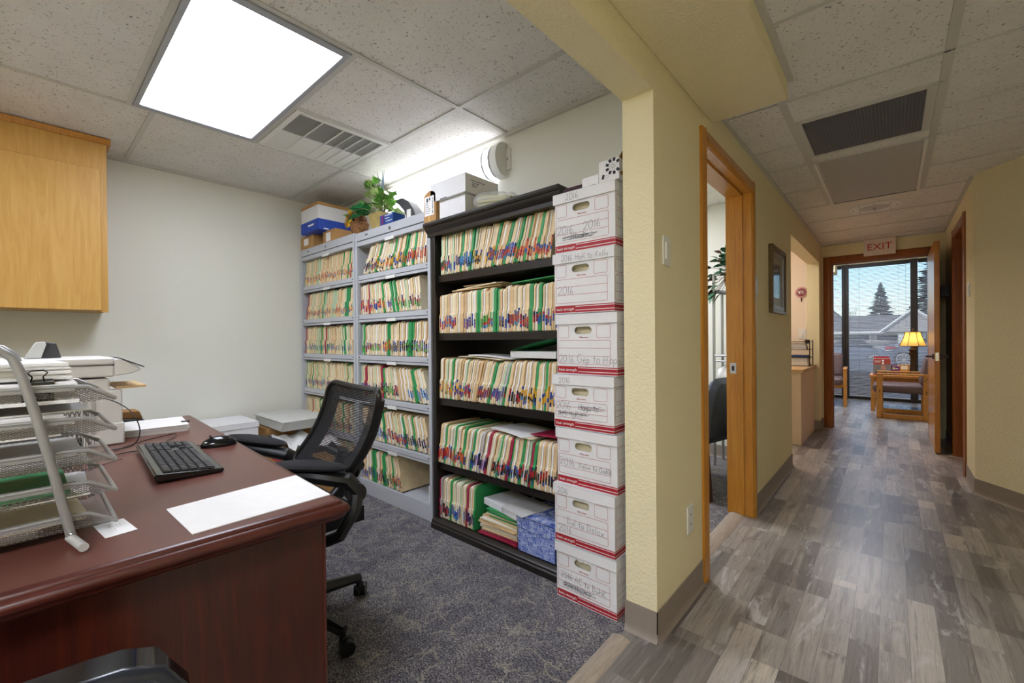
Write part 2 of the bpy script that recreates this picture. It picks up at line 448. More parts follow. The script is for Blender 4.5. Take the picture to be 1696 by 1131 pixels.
# ---------------------------------------------------------------- walls
struct('wall_left', MB().box(-4.15, -4.05, -2.2, 10.1, 0, 2.75), M['wall_office'])
struct('wall_back', MB().box(-4.05, XO, 2.03, 2.13, 0, 2.75), M['wall_office'])
w = MB()
w.box(XO, XW, 1.564, 2.13, 0, 2.75); w.box(XO, XW, 2.13, 3.06, 2.07, 2.75)
w.box(XO, XW, 3.06, 4.475, 0, 2.75); w.box(XO, XW, 4.475, 6.43, 2.042, 2.75); w.box(XO, XW, 6.43, 6.69, 0, 2.75)
w.box(XO, XW, -2.1, 1.564, 2.067, 2.75)
struct('wall_corridor', w, M['wall_yellow'])
struct('wall_room', MB().box(-4.05, XO, 4.40, 4.47, 0, 2.75), M['wall_office'])
w = MB(); w.box(-4.05, XO, 6.44, 6.69, 0, 2.75)
struct('wall_reception', w, M['wall_pink'])
w = MB()
w.box(-4.05, -.575, 6.69, 6.80, 0, 2.75); w.box(.32, 2.2, 6.69, 6.80, 0, 2.75); w.box(-.575, .32, 6.69, 6.80, 2.06, 2.75)
struct('wall_end', w, M['wall_yellow'])
w = MB()
w.box(.445, .56, 4.51, 5.03, 0, 2.75); w.box(.445, .56, 5.03, 5.80, 2.07, 2.75); w.box(.445, .56, 5.80, 6.69, 0, 2.75)
w.prism([(.445,4.51),(1.0,3.75),(1.1,3.75),(1.1,4.2),(.56,4.51)], 0, 2.75, 'z')
w.box(1.0, 1.1, -2.1, 3.76, 0, 2.75)
struct('wall_right', w, M['wall_yellow'])
struct('wall_front', MB().box(-4.05, 1.1, -2.2, -2.1, 0, 2.75), M['wall_yellow'])
struct('wall_waiting', MB().box(-3.2,-3.1,6.8,10.15,0,2.75).box(2.2,2.3,6.6,10.15,0,2.75), M['wall_yellow'])
struct('wall_window', MB().box(-3.1,-1.62,10.0,10.12,0,2.75).box(1.26,2.2,10.0,10.12,0,2.75).box(-1.62,1.26,10.0,10.12,2.44,2.75), M['wall_yellow'])
struct('ceiling_soffit_waiting', MB().box(-3.1,-.735,9.3,9.75,2.25,2.62), M['wall_yellow'])
struct('wall_closet', MB().box(1.1,1.2,4.2,6.69,0,2.75).box(.56,1.1,4.5,4.6,0,2.75), M['wall_office'])
struct('ceiling_light_block', MB().box(-4.3, 2.5, -2.4, 10.2, 2.72, 2.9), M['concrete'])  # unseen slab added over the rooms to stop light leaking in
# ---------------------------------------------------------------- cove base
def cove(m, p, q, n, h=.113):
    """vinyl cove base along p->q, n points into the room"""
    p = Vector((*p,0)); q = Vector((*q,0)); n = Vector((*n,0)).normalized()
    prof = [(0,0),(.016,0),(.012,.004),(.006,.013),(.004,.03),(.004,h),(0,h)]
    vs = [e + n*a + Vector((0,0,b)) for e in (p,q) for a,b in prof]
    k = len(prof)
    m.add(vs, [tuple(range(k)), tuple(range(2*k-1,k-1,-1))] + [(i,i+k,(i+1)%k+k,(i+1)%k) for i in range(k)])
b = MB()
cove(b, (XW,1.56), (XW,2.077), (1,0)); cove(b, (XO-.004,1.564), (XW+.004,1.564), (0,-1))
cove(b, (XW,3.115), (XW,4.479), (1,0)); cove(b, (XO,4.475), (XW+.004,4.475), (0,1)); cove(b, (XW,6.43), (XW,6.69), (1,0)); cove(b, (XO,6.43), (XW+.004,6.43), (0,-1))
struct('baseboard_corridor', b, M['base'])
b = MB(); cove(b, (.445,4.507), (.445,4.963), (-1,0)); cove(b, (.445,4.51), (1.0,3.75), (-.76,-.555)); cove(b, (.445,5.87), (.445,6.69), (-1,0)); cove(b, (1.0,-2.1), (1.0,3.75), (-1,0))
struct('baseboard_right', b, M['base'])
b = MB(); cove(b, (-4.05,-2.1), (-4.05,2.03), (1,0)); cove(b, (-4.05,2.03), (XO,2.03), (0,-1)); cove(b, (-4.05,4.40), (XO,4.40), (0,-1))
struct('baseboard_office', b, M['base'])
b = MB(); cove(b, (-.67,6.69), (-.642,6.69), (0,-1)); cove(b, (-1.62,10.0), (-3.1,10.0), (0,-1))
struct('baseboard_end', b, M['base'])
# ---------------------------------------------------------------- door 1 (to the side room): jamb, stop and casing
def casing_x(m, x, nx, y0, y1, z, w=.066, t=.018):
    """three sides of moulded casing on a wall at x facing nx around an opening y0..y1 under z"""
    prof = [(0,.45),(.12,.85),(.35,1),(.55,.72),(.8,.8),(1,.6)]
    def side(pts_fn):
        pass
    for (a, s) in ((y0,-1),(y1,1)):
        poly = [(x, a)] + [(x+nx*t*h, a+s*w*u) for u,h in prof] + [(x, a+s*w)]
        m.prism(poly, 0, z+w, 'z')
    poly = [(x, z)] + [(x+nx*t*h, z+w*u) for u,h in prof] + [(x, z+w)]
    m.prism(poly, y0-.0005, y1+.0005, 'y')
d = MB(); casing_x(d, XW, 1, 2.145, 3.05, 2.053)
d.box(XO-.01, XW+.004, 2.13, 2.15, 0, 2.055); d.box(XO-.01, XW+.004, 3.04, 3.06, 0, 2.055); d.box(XO-.01, XW+.004, 2.13, 3.06, 2.05, 2.07)
d.box(-.745, -.71, 2.15, 2.162, 0, 2.05); d.box(-.745, -.71, 3.028, 3.04, 0, 2.05); d.box(-.745, -.71, 2.15, 3.04, 2.038, 2.05)
d.box(XO-.022, XO-.01, 2.085, 2.15, 0, 2.1); d.box(XO-.022, XO-.01, 3.04, 3.105, 0, 2.1); d.box(XO-.022, XO-.01, 2.085, 3.105, 2.05, 2.115)
d1 = struct('trim_door_casing', d, M['oak_trim'])
s = MB().box(-.789, -.752, 3.0375, 3.0402, .905, .975); 
sp = tag(obj('strike_plate', s, M['chrome'], None, .0006), 'chrome strike plate let into the orange wooden door jamb', 'strike plate')
obj('latch_hole', MB().box(-.779,-.764,3.0365,3.0385,.925,.955), M['black_plastic'], sp)
# right wall door: casing, jamb and closed leaf
d = MB(); casing_x(d, .445, -1, 5.03, 5.80, 2.06)
d.box(.441,.56,5.02,5.04,0,2.06); d.box(.441,.56,5.79,5.81,0,2.06); d.box(.441,.56,5.02,5.81,2.05,2.07)
struct('trim_side_door_casing', d, M['oak_trim_dark'])
struct('door_2', MB().box(.52,.56,5.04,5.79,.008,2.05), M['oak_trim_dark'])
# end doorway casing (both faces) and jamb
d = MB()
prof = [(0,.5),(.15,1),(.85,1),(1,.6)]
for y, ny in ((6.69,-1),(6.80,1)):
    for a, s_ in ((-.565,-1),(.31,1)):
        d.prism([(a,y)] + [(a+s_*.08*u, y+ny*.018*h) for u,h in prof] + [(a+s_*.08,y)], 0, 2.13, 'z')
    d.prism([(y,2.05)] + [(y+ny*.018*h, 2.05+.08*u) for u,h in prof] + [(y,2.13)], -.566, .311, 'x')
d.box(-.58,-.56,6.688,6.802,0,2.06); d.box(.305,.325,6.688,6.802,0,2.06); d.box(-.58,.325,6.688,6.802,2.045,2.065)
d.box(-.56,-.548,6.735,6.77,0,2.045); d.box(-.56,.305,6.735,6.77,2.033,2.045)
struct('trim_end_casing', d, M['oak_trim_dark'])
# end door leaf standing open into the corridor
d = thing('door_1', 'wooden door standing open at the corridor end, lever handle on its edge side', 'door', (.326,5.80,0)); d['kind'] = 'structure'
obj('leaf', MB().box(.306,.346,5.80,6.685,.012,2.045), M['oak_trim'], d, .002)
obj('latch_plate', MB().box(.314,.338,5.7985,5.803,.895,.975).box(.321,.331,5.795,5.80,.925,.945), M['chrome'], d)
for s_, x in ((-1,.306),(1,.346)):
    h = MB(); h.cyl((x,5.855,.936),(x+s_*.012,5.855,.936),.027,n=20); h.cyl((x,5.855,.936),(x+s_*.05,5.855,.936),.010)
    h.tube([(x+s_*.05,5.85,.936),(x+s_*.052,5.89,.937),(x+s_*.05,5.96,.934)],[.011,.010,.008],10)
    obj('lever_handle', h, M['tan_wood'], d)
h = MB()
for z in (.25,1.02,1.8): h.cyl((.352,6.688,z-.05),(.352,6.688,z+.05),.007)
obj('hinges', h, M['satin'], d)
# ---------------------------------------------------------------- office ceiling fixtures
M['diff_office'] = emit('troffer_diffuser', '#eaf0ff', LIGHT_OFFICE)
M['fill_hall'] = emit('hall_fill', '#eef1ff', FILL_HALL)
M['diff_wall'] = emit('wall_lamp_diffuser', '#fbfbff', LIGHT_WALL)
M['fill_room'] = emit('room_fill', '#f6f8ff', FILL_ROOM)
M['fill_recep'] = emit('reception_fill', '#ffeede', FILL_RECEP)
M['fix_gray'] = plain('fixture_frame', '#a9adb6', .4, .1, var=.02)
def troffer(x0,x1,y0,y1,z,mat,label,w=.04):
    t = thing('ceiling_light', label, 'ceiling light', ((x0+x1)/2,(y0+y1)/2,z-.012))
    f = MB(); f.box(x0,x1,y0,y0+w*.6,z-.012,z-.001); f.box(x0,x1,y1-w*.6,y1,z-.012,z-.001); f.box(x0,x0+w,y0+w*.6,y1-w*.6,z-.012,z-.001); f.box(x1-w,x1,y0+w*.6,y1-w*.6,z-.012,z-.001)
    obj('frame', f, M['fix_gray'], t, .003)
    obj('diffuser', MB().box(x0+w,x1-w,y0+w*.6,y1-w*.6,z-.007,z-.002), mat, t)
    return t
troffer(-3.066,-1.814,.411,.995,ZC,M['diff_office'],'bright lit rectangular ceiling light panel in the office ceiling')
t = troffer(-3.066,-1.814,-1.423,-.839,ZC,M['diff_office'],'added out-of-view fill light in the office ceiling over the area behind the desk')  # extra panel added out of view to brighten the cabinet and box fronts
t = troffer(-.25,.35,-1.58,-.42,ZK,M['fill_hall'],'added out-of-view fill light in the corridor ceiling near its front end')  # invented fixture behind the camera, put in to brighten the corridor
troffer(-2.6,-1.4,3.0,3.6,2.41,M['fill_room'],'added unseen fill light in the ceiling of the side room behind the corridor doorway')  # no fixture in view here, added so the side room is lit
troffer(-2.4,-1.2,5.2,5.8,2.4,M['fill_recep'],'added unseen fill light in the reception room ceiling beyond the counter')  # out-of-view panel put in to light the reception side
troffer(-1.2,0,8.0,8.6,2.62,M['fill_hall'],'added unseen fill light in the waiting room ceiling')  # added lamp that stays out of view, fills the waiting room
# vent
t = thing('ceiling_vent', 'square white louvered air vent in the office ceiling', 'vent', (-2.77,1.315,ZC-.012))
x0,x1,y0,y1 = -3.066,-2.469,1.023,1.606
f = MB()
f.box(x0,x1,y0,y0+.03,ZC-.012,ZC-.001); f.box(x0,x1,y1-.03,y1,ZC-.012,ZC-.001); f.box(x0,x0+.03,y0+.03,y1-.03,ZC-.012,ZC-.001); f.box(x1-.03,x1,y0+.03,y1-.03,ZC-.012,ZC-.001)
obj('frame', f, M['white_plastic'], t, .002)
obj('backing', MB().box(x0+.03,x1-.03,y0+.03,y1-.03,ZC-.003,ZC-.001), M['gray_plastic'], t)
s = MB(); d = MB()
xs = [x0+.03, (x0+x1)/2, x1-.03]; n = 4; dy = (y1-y0-.06)/n
d.box(xs[1]-.004,xs[1]+.004,y0+.03,y1-.03,ZC-.012,ZC-.003)
for k in range(1,n): yy=y0+.03+k*dy; d.box(xs[0],xs[2],yy-.004,yy+.004,ZC-.012,ZC-.003)
for k in (2.5,3.5): yy=y0+.03+k*dy; d.box(xs[0],xs[2],yy-.0025,yy+.0025,ZC-.012,ZC-.003)
for i in range(2):
    for k in range(26):
        x = xs[i]+.006 + k*(xs[1]-xs[0]-.012)/25
        sgn = 1 if i == 0 else -1
        s.prism([(x-.004*sgn,ZC-.011),(x+.004*sgn,ZC-.004),(x+.004*sgn+.001,ZC-.004),(x-.004*sgn+.001,ZC-.011)], y0+.03, y1-.03, 'y')
obj('louvers', s, M['white_plastic'], t); obj('dividers', d, M['white_plastic'], t)
# wall lamp at the top of the back wall
t = thing('wall_light', 'long glowing white fluorescent fixture high on the office back wall', 'wall light', (-2.43,2.03,2.15))
def half(a,b,n=14):   # bulging section in y,z
    cz=(a+b)/2; h=(b-a)/2
    return [(2.03,a)] + [(2.005-.085*math.cos(PI*(i/n-.5)), cz-h*math.cos(PI*i/n)*.97) for i in range(n+1)] + [(2.03,b)]
obj('diffuser', MB().prism(half(2.162,2.365), -3.10, -1.865, 'x'), M['diff_wall'], t)
obj('end_cap', MB().prism(half(2.155,2.374), -1.865, -1.81, 'x'), M['white_plastic'], t, .003); obj('end_cap', MB().prism(half(2.155,2.374), -3.15, -3.10, 'x'), M['white_plastic'], t, .003)
obj('mounting_plate', MB().box(-1.81,-1.775,2.018,2.03,2.20,2.33), M['white_plastic'], t, .002)
r = MB()
for x in (-1.93,-1.87): r.prism([(y-.003,z) for y,z in half(2.158,2.37)], x-.006, x+.006, 'x')
obj('band', r, M['satin'], t)
obj('screw', MB().ball((-1.795,2.014,2.265),.007,6), M['chrome'], t)
# ---------------------------------------------------------------- oak wall cabinet
t = thing('wall_cabinet', 'light oak wall cabinet mounted on the left office wall', 'cabinet', (-3.9,-.4,1.335))
cx = -3.72
obj('body', MB().box(-4.05,cx-.02,-1.2,.37,1.345,2.39), M['oak_cab'], t)
f = MB(); f.box(cx-.02,cx,-1.2,.37,2.215,2.39); f.box(cx-.02,cx,.325,.37,1.335,2.215); f.box(cx-.02,cx,-1.2,.325,1.345,1.375)
obj('face_frame', f, M['oak_cab'], t, .001)
obj('crown', MB().prism([(-4.05,2.39),(cx+.004,2.39),(cx+.012,2.40),(cx+.018,2.424),(-4.05,2.424)], -1.2, .39, 'y'), M['oak_trim'], t, .002)
obj('door', MB().box(cx,cx+.019,-.415,.338,1.345,2.222), M['oak_cab'], t, .002)
obj('door', MB().box(cx,cx+.019,-1.19,-.42,1.345,2.222), M['oak_cab'], t, .002)
# ---------------------------------------------------------------- two gray shelf file cabinets
def file_cabinet(x0, x1, ztop, label, shelves, yf=1.685, yb=2.02):
    t = thing('file_cabinet', label, 'file cabinet', ((x0+x1)/2,(yf+yb)/2,0), 0, 'gray open shelf file cabinets')
    b = MB(); k = .028
    b.box(x0,x0+k,yf,yb,0,ztop); b.box(x1-k,x1,yf,yb,0,ztop); b.box(x0+k,x1-k,yb-.012,yb,0,ztop)
    b.box(x0+k,x1-k,yf+.02,yb-.012,ztop-.10,ztop); b.box(x0+k,x1-k,yf+.004,yb-.012,0,.085)
    obj('carcass', b, M['gray_steel'], t, .0025)
    h = MB(); h.box(x0+k,x1-k,yf,yf+.02,ztop-.06,ztop-.001); h.box(x0+k,x1-k,yf+.003,yf+.02,ztop-.1,ztop-.066)
    hd = obj('header', h, M['gray_steel'], t, .002)
    xc = (x0+x1)/2
    obj('lock', MB().cyl((xc+.02,yf+.001,ztop-.035),(xc+.02,yf-.006,ztop-.035),.012,n=20), M['chrome'], hd)
    obj('maker_plate', MB().box(x0+.15,x0+.185,yf-.001,yf+.001,ztop-.034,ztop-.026), M['black_plastic'], hd)
    zs = list(shelves)
    for z in zs:
        s = MB(); s.box(x0+k,x1-k,yf+.03,yb-.012,z-.022,z); s.box(x0+k,x1-k,yf+.006,yf+.03,z-.030,z+.004)
        s.box(x0+k,x1-k,yf+.010,yf+.03,z-.05,z-.033)
        sh = obj('shelf', s, M['gray_steel'], t, .0015)
        l = MB(); l.prism([(yf+.014,z-.05),(yf+.001,z-.056),(yf+.001,z-.034),(yf+.014,z-.033)], xc-.04, xc+.07, 'x')
        obj('label_holder', l, M['white_plastic'], sh)
        r = MB()
        for x in (x0+k+.014, x1-k-.014): r.cyl((x,yf+.007,z-.012),(x,yf+.003,z-.012),.004,n=8)
        obj('rivet', r, M['black_plastic'], sh)
    l = MB(); l.prism([(yf+.004,ztop-.105),(yf-.006,ztop-.115),(yf-.006,ztop-.095),(yf+.004,ztop-.09)], xc-.04, xc+.07, 'x')
    obj('label_holder', l, M['white_plastic'], t)
    s = MB(); s.box(x0+k,x1-k,yf+.02,yb-.012,.085,.099); s.box(x0+k,x1-k,yf+.004,yf+.02,.085,.105)
    obj('bottom_shelf', s, M['gray_steel'], t, .0015)
    return t
SH_GRAY = (1.626,1.330,1.028,.722,.405)
file_cabinet(-3.063,-2.152,1.950,'gray steel shelf file cabinet in the middle, beside the black bookcase', SH_GRAY)
file_cabinet(-4.035,-3.072,1.962,'gray steel shelf file cabinet in the corner, against the left wall', SH_GRAY)
# ---------------------------------------------------------------- black bookcase
t = thing('bookcase', 'tall black wooden bookcase full of file folders, beside the stacked white boxes', 'bookcase', (-1.62,1.84,0))
bx0,bx1,byf,byb = -2.10,-1.142,1.655,2.02
obj('side_panel', MB().box(bx0,bx0+.03,byf,byb,.066,1.80), M['dark_wood'], t, .002); obj('side_panel', MB().box(bx1-.03,bx1,byf,byb,.066,1.80), M['dark_wood'], t, .002)
obj('back_panel', MB().box(bx0+.03,bx1-.03,byb-.012,byb,.0,1.80), M['dark_wood'], t)
cr = MB()
prof = [(byf,1.765),(byf-.006,1.765),(byf-.008,1.785),(byf-.022,1.80),(byf-.030,1.815),(byf-.030,1.82),(byf-.038,1.822),(byf-.042,1.832),(byf-.038,1.845),(byb,1.845),(byb,1.765)]
cr.prism(prof, bx0-.03, bx1+.008, 'x')
cr.prism([(bx0-.001,1.765),(bx0-.008,1.785),(bx0-.022,1.80),(bx0-.03,1.815),(bx0-.03,1.82),(bx0,1.82)], byf, byb, 'y')
obj('crown', cr, M['dark_wood'], t)
SH_BLACK = (1.529,1.178,.787,.397)
for z in SH_BLACK:
    s = MB().box(bx0+.03,bx1-.03,1.68,byb-.012,z-.040,z)
    obj('shelf', s, M['dark_wood'], t, .002)
bs = MB(); bs.prism([(byb,0),(1.64,0),(1.64,.030),(1.646,.036),(1.646,.046),(1.652,.05),(1.662,.066),(byb,.066)], bx0-.012, bx1+.004, 'x')
obj('base', bs, M['dark_wood'], t)
# ---------------------------------------------------------------- file folders
def folder_mesh(key, w, cols, h, dep, seed):
    """end tab folder: base at z 0, front at y 0, thickness along x; several leaves"""
    r = random.Random(seed); m = MB(); n = len(cols); x = -w/2
    for i, c in enumerate(cols):
        dx = w/n; yo = r.uniform(0,.006) if i else 0; hh = h - r.uniform(0,.008); cr = .022
        poly = [(yo,.004),(yo+.004,0),(dep,0),(dep,hh),(yo+.007+cr,hh)]
        poly += [(yo+.007+cr-cr*math.sin(a), hh-cr+cr*math.cos(a)) for a in (PI/8,PI/4,3*PI/8,PI/2)]
        poly += [(yo+.007,.122),(yo+.005,.115),(yo,.108)]
        m.prism(poly, x+dx*.06, x+dx*.94, 'x', i)
        x += dx
    return m.mesh(key, [M[c] for c in cols], None, 30)
def tab_mesh(key, cols, seed, w=.007):
    """colour coded label strips folded over the front edge, a pale nub below"""
    r = random.Random(seed); m = MB(); z = r.uniform(.024,.040)
    for i, c in enumerate(cols):
        hh = r.uniform(.012,.022)
        m.box(-w/2,w/2,-.0022,.011,z,z+hh*.94,i)
        z += hh
    return m.mesh(key, [M['tab_'+c] for c in cols], None, 30)
COLSETS = {'m':['manila','paper','manila2'], 'M':['manila2','manila2','paper','manila'], 's':['manila'], 'S':['manila2'], 't':['manila3'],'T':['manila3','paper','manila'],
           'g':['folder_green'], 'p':['folder_palegreen'], 'r':['folder_red'], 'y':['folder_gray'], 'G':['folder_green','folder_green']}
CNAME = {'g':'green','G':'green','p':'pale green','r':'dark red','y':'gray','m':'thick manila','M':'thick manila','s':'manila','S':'tan manila','t':'cream','T':'thick cream'}
_fm = {}; _tm = {}
def fmesh(code, w, h, k):
    w = round(w,3); key = (code,w,h,k)
    if key not in _fm: _fm[key] = folder_mesh('folder', w, COLSETS[code], h, .29, hash((w*1000,k)) & 255)
    return _fm[key]
def tmesh(theme, k, w):
    key = (theme,k,w)
    if key not in _tm:
        r = random.Random(len(theme)*97 + ord(theme[0])*13 + ord(theme[-1])*5 + k*31)
        cols = [r.choice(theme), r.choice(theme), r.choice(theme+'bn')]
        if r.random() < .45: cols = [r.choice('ncbk'+theme)] + cols
        _tm[key] = tab_mesh('color_tab', cols, k*7+3, w)
    return _tm[key]
ORD = ['first','second','third','fourth','fifth','sixth','seventh','eighth','ninth','tenth','eleventh','twelfth','thirteenth','fourteenth','fifteenth','sixteenth','seventeenth','eighteenth','nineteenth','twentieth']
def ordn(i):
    tens = {2:'twenty',3:'thirty',4:'forty'}
    n = i+1
    if n <= 20: return ORD[i]
    if n % 10 == 0: return {30:'thirtieth',40:'fortieth'}[n]
    return tens[n//10] + '-' + ORD[n%10-1]
def row(x0, x1, z, yf, lean, seq, themes, shelf, group, h=.243, leanvar=.02, yj=.006, tdens=.9, wide=None):
    """folders standing side by side from x0 to x1; lean = tilt to the right at left end and right end"""
    tot = sum(W_[c] for c in seq); lean = list(lean)
    avail = (x1-x0); k = avail/tot; x = x0
    for i, c in enumerate(seq):
        u = i/max(1,len(seq)-1); q_ = u*(len(lean)-1); i_ = min(int(q_),len(lean)-2); a = lean[i_]+(lean[i_+1]-lean[i_])*(q_-i_) + rnd.uniform(-leanvar,leanvar)
        dx = W_[c]*k; w = max(.006, min(.05, dx*math.cos(a)*.97))
        hv = h + rnd.choice((-.006,0,0,.004))
        o = bpy.data.objects.new('file_folder', fmesh(c, w, round(hv,3), i % 3)); C.objects.link(o)
        o.location = (x+dx/2, yf+rnd.uniform(0,yj), z+abs(math.sin(a))*w/2+.0005)
        o.rotation_euler = (0, a, rnd.uniform(-.008,.008))
        tag(o, '%s file folder, %s from the left on the %s' % (CNAME[c], ordn(i), shelf), 'file folder', group)
        XF[o.name] = Matrix.Identity(4)
        if rnd.random() < tdens:
            th = themes[min(len(themes)-1, int(u*len(themes)))]
            nt = 2 if w > .017 else 1
            for j in range(nt):
                tb = bpy.data.objects.new('color_tab', tmesh(th, rnd.randrange(6), round(min(.0065, w*.42),4))); C.objects.link(tb)
                tb.parent = o; off = (-.25+.5*j)*w if nt == 2 else 0
                tb.location = (off, 0, rnd.uniform(-.012,.014)); 
        x += dx
W_ = {'s':1,'S':1,'t':.9,'g':.9,'p':.7,'r':1,'y':.9,'m':1.5,'M':1.7,'T':1.6,'G':1.5}
GB = 'file folders on the black bookcase'
B1 = 'black bookcase top shelf'; B2 = 'black bookcase second shelf'; B3 = 'black bookcase third shelf'; B4 = 'black bookcase fourth shelf'; B5 = 'black bookcase bottom shelf'
row(-2.04,-1.225,1.530,1.675,(.0,.03,.16,.28,.32,.26,.18),'psptspmsgsmgpmsmmsgMSgsmGmgMSgsms',['rk','bn','bc','ky','my','rb','ro','ro'],B1,GB)
row(-2.055,-1.18,1.179,1.672,(.0,.03),'MsMtsmSMtTGmsSpGMmSstmsgmgmsM',['rb','rp','pb','rg','bn','rm','rm','rb'],B2,GB, leanvar=.008)
row(-2.055,-1.20,.788,1.668,(.02,.12,.26,.31,.24,.10,.05),'mspmgmsMpsmmSMsmgpsmpygsMmsMmsgsmgMs',['yo','yp','rp','mp','pb','kr','ky','yb'],B3,GB, leanvar=.02)
row(-2.075,-1.20,.398,1.664,(.10,.12,.20,.25,.20,.16,.05),'SmgsmpgmsgsmgtmymrmspgmsrgmsgmprgsmMmS',['or','ro','kb','kp','kr','kb','kr','kr'],B4,GB, leanvar=.02)
row(-2.075,-1.765,.067,1.668,(.02,.06),'rymmsgspmtpmsrmsg',['kr','kb','cb','bm','pn'],B5,GB)
GG = 'file folders in the middle gray file cabinet'
G = ['middle gray cabinet %s shelf' % s for s in ('top','second','third','fourth','fifth','bottom')]
row(-2.99,-2.225,1.631,1.70,(.50,.40,.28,.15),'mspMsgmmspmgmMsGmsgsmM',['mk','my','yk','oy','yb','or','or'],G[0],GG, h=.232, leanvar=.03)
row(-3.02,-2.27,1.335,1.70,(-.03,-.14,-.26,-.24,-.12),'Mmsrpsmpmsgmstgpgsmtpmsmt',['or','ob','ro','bo','gm','gm'],G[1],GG, h=.232, leanvar=.03)
row(-3.0,-2.19,1.033,1.70,(-.08,.05),'pgMmtTmtmGsmsmMgGMsmM',['gm','gm','oy','nk','gk','gb'],G[2],GG, h=.235, leanvar=.03)
row(-3.02,-2.19,.727,1.70,(-.03,-.08,-.18,-.30,-.36),'psrsmspmsrgmspmtMMmsGsTt',['pb','bk','yk','gn','rn','bc','cb'],G[3],GG, h=.235, leanvar=.02)
row(-2.99,-2.19,.410,1.70,(-.15,-.26,-.32,-.28),'msMmsmtgMMspsmgsmgMms',['gk','cb','bn','rn','rn','nk','np'],G[4],GG, h=.235, leanvar=.03)
row(-3.01,-2.50,.102,1.70,(-.06,-.14,-.26),'sMmGgmsggmsgms',['bn','nb','rn','kg','kg','ok'],G[5],GG, h=.235, leanvar=.02)
# the rest, small in the picture, in the corner cabinet
st = MB(); keys = ['manila','manila2','manila3','folder_green','folder_palegreen','folder_red','paper'] + ['tab_'+c for c in 'royngbpkmc']
KI = {k:i for i,k in enumerate(keys)}; rs = random.Random(5)
for z, lean, xa, xb, th in ((1.631,(.0,.15),-3.99,-3.12,'ryob'),(1.335,(.10,.06),-3.97,-3.11,'yorb'),(1.033,(-.03,-.13),-3.99,-3.12,'gbnc'),(.727,(-.1,-.2),-3.99,-3.13,'nprb'),(.410,(-.1,-.2),-3.99,-3.13,'bnrk'),(.102,(-.05,-.1),-3.99,-3.13,'kbng')):
    x = xa
    while x < xb-.03:
        w = rs.uniform(.010,.026); u = (x-xa)/(xb-xa); a = lean[0]+(lean[1]-lean[0])*u+rs.uniform(-.02,.02)
        c = rs.choice(['manila']*4+['manila2']*3+['manila3']*3+['folder_green','folder_palegreen','folder_palegreen'])
        if rs.random() < .02: c = 'folder_red'
        hh = .232+rs.uniform(-.008,.006); X = Matrix.Translation((x+w/2,1.702+rs.uniform(0,.006),z+abs(math.sin(a))*w/2)) @ Matrix.Rotation(a,4,'Y')
        st.prism([(0,0),(.28,0),(.28,hh),(.025,hh),(.014,hh-.012),(.012,.12),(0,.11)], -w*.47, w*.47, 'x', KI[c], X)
        if rs.random() < .9:
            zz = rs.uniform(.02,.045)
            for q in range(3):
                dz = rs.uniform(.010,.020); st.box(-.003,.003,-.002,.01,zz,zz+dz*.9,KI['tab_'+rs.choice(th)],X); zz += dz
        x += w/max(.6,math.cos(a))
o = obj('file_folders', st, [M[k] for k in keys]); tag(o,'manila and green file folders packed on the shelves of the corner gray cabinet','file folders','file folders in the corner gray file cabinet','stuff')
# ---------------------------------------------------------------- folders lying flat on the rows and a pile below
def flat(name, x, y, z, rz, w, d, t, mat, label, cat, group=None, tilt=(0,0), curl=0):
    m = MB(); n = 8
    top = []; 
    for j in range(n+1):
        u = j/n
        top.append([(-w/2+w*i/n, -d/2+d*u, curl*((2*i/n-1)**2)) for i in range(n+1)])
    X = Matrix.Translation((x,y,z)) @ Matrix.Rotation(rz,4,'Z') @ Matrix.Rotation(tilt[0],4,'X') @ Matrix.Rotation(tilt[1],4,'Y')
    lo = [[(a,b,c) for a,b,c in r] for r in top]; hi = [[(a,b,c+t) for a,b,c in r] for r in top]
    m.grid([r[::-1] for r in lo],0,X); m.grid(hi,0,X)
    m.grid([lo[0],hi[0]],0,X); m.grid([hi[-1],lo[-1]],0,X); m.grid([[r[0] for r in hi],[r[0] for r in lo]],0,X); m.grid([[r[-1] for r in lo],[r[-1] for r in hi]],0,X)
    return tag(obj(name, m, M[mat]), label, cat, group)
LY = 'folders lying flat on top of the standing folders'
flat('file_folder',-1.79,1.83,1.431,.10,.36,.24,.006,'manila2','cream folder lying flat, lowest, over the second black shelf row, left','file folder',LY,(0,-.03))
flat('file_folder',-1.77,1.83,1.441,-.06,.34,.24,.005,'manila3','cream folder lying flat on another, second black shelf row, left side','file folder',LY,(0,-.04))
flat('file_folder',-1.74,1.84,1.452,.04,.30,.23,.004,'manila2','topmost cream folder lying flat over the second black shelf row','file folder',LY,(0,.0))
flat('file_folder',-1.36,1.83,1.441,.06,.30,.23,.005,'folder_green','green folder lying flat over the right end of the second black shelf row','file folder',LY,(0,-.05))
flat('file_folder',-1.72,1.80,1.040,-.08,.36,.24,.004,'manila3','cream folder lying flat, drooping, over the third black shelf row','file folder',LY,(0,.03),-.004)
flat('file_folder',-1.66,1.80,1.047,.1,.30,.23,.004,'paper','white folder lying flat over the middle of the third black shelf row','file folder',LY,(0,.06),-.004)
t = flat('file_folder',-1.33,1.79,1.047,-.05,.30,.24,.032,'paper_gray','open green folder holding gray papers over the third black shelf row','file folder',LY)
m = MB(); rows=[]
for j in range(7):
    u=j/6; rows.append([(-1.485+.30*u, 1.67+.24*v-.01*u, 1.080+.085*u-.02*u*u) for v in (0,.5,1)])
m.grid(rows); m.grid([[(a,b,c+.0015) for a,b,c in r][::-1] for r in rows])
obj('cover', m, M['folder_green'], t, label='green folder cover')
flat('file_folder',-1.48,1.80,.648,-.15,.32,.24,.004,'manila3','cream folder lying flat over the fourth black shelf row','file folder',LY,(0,.02),-.003)
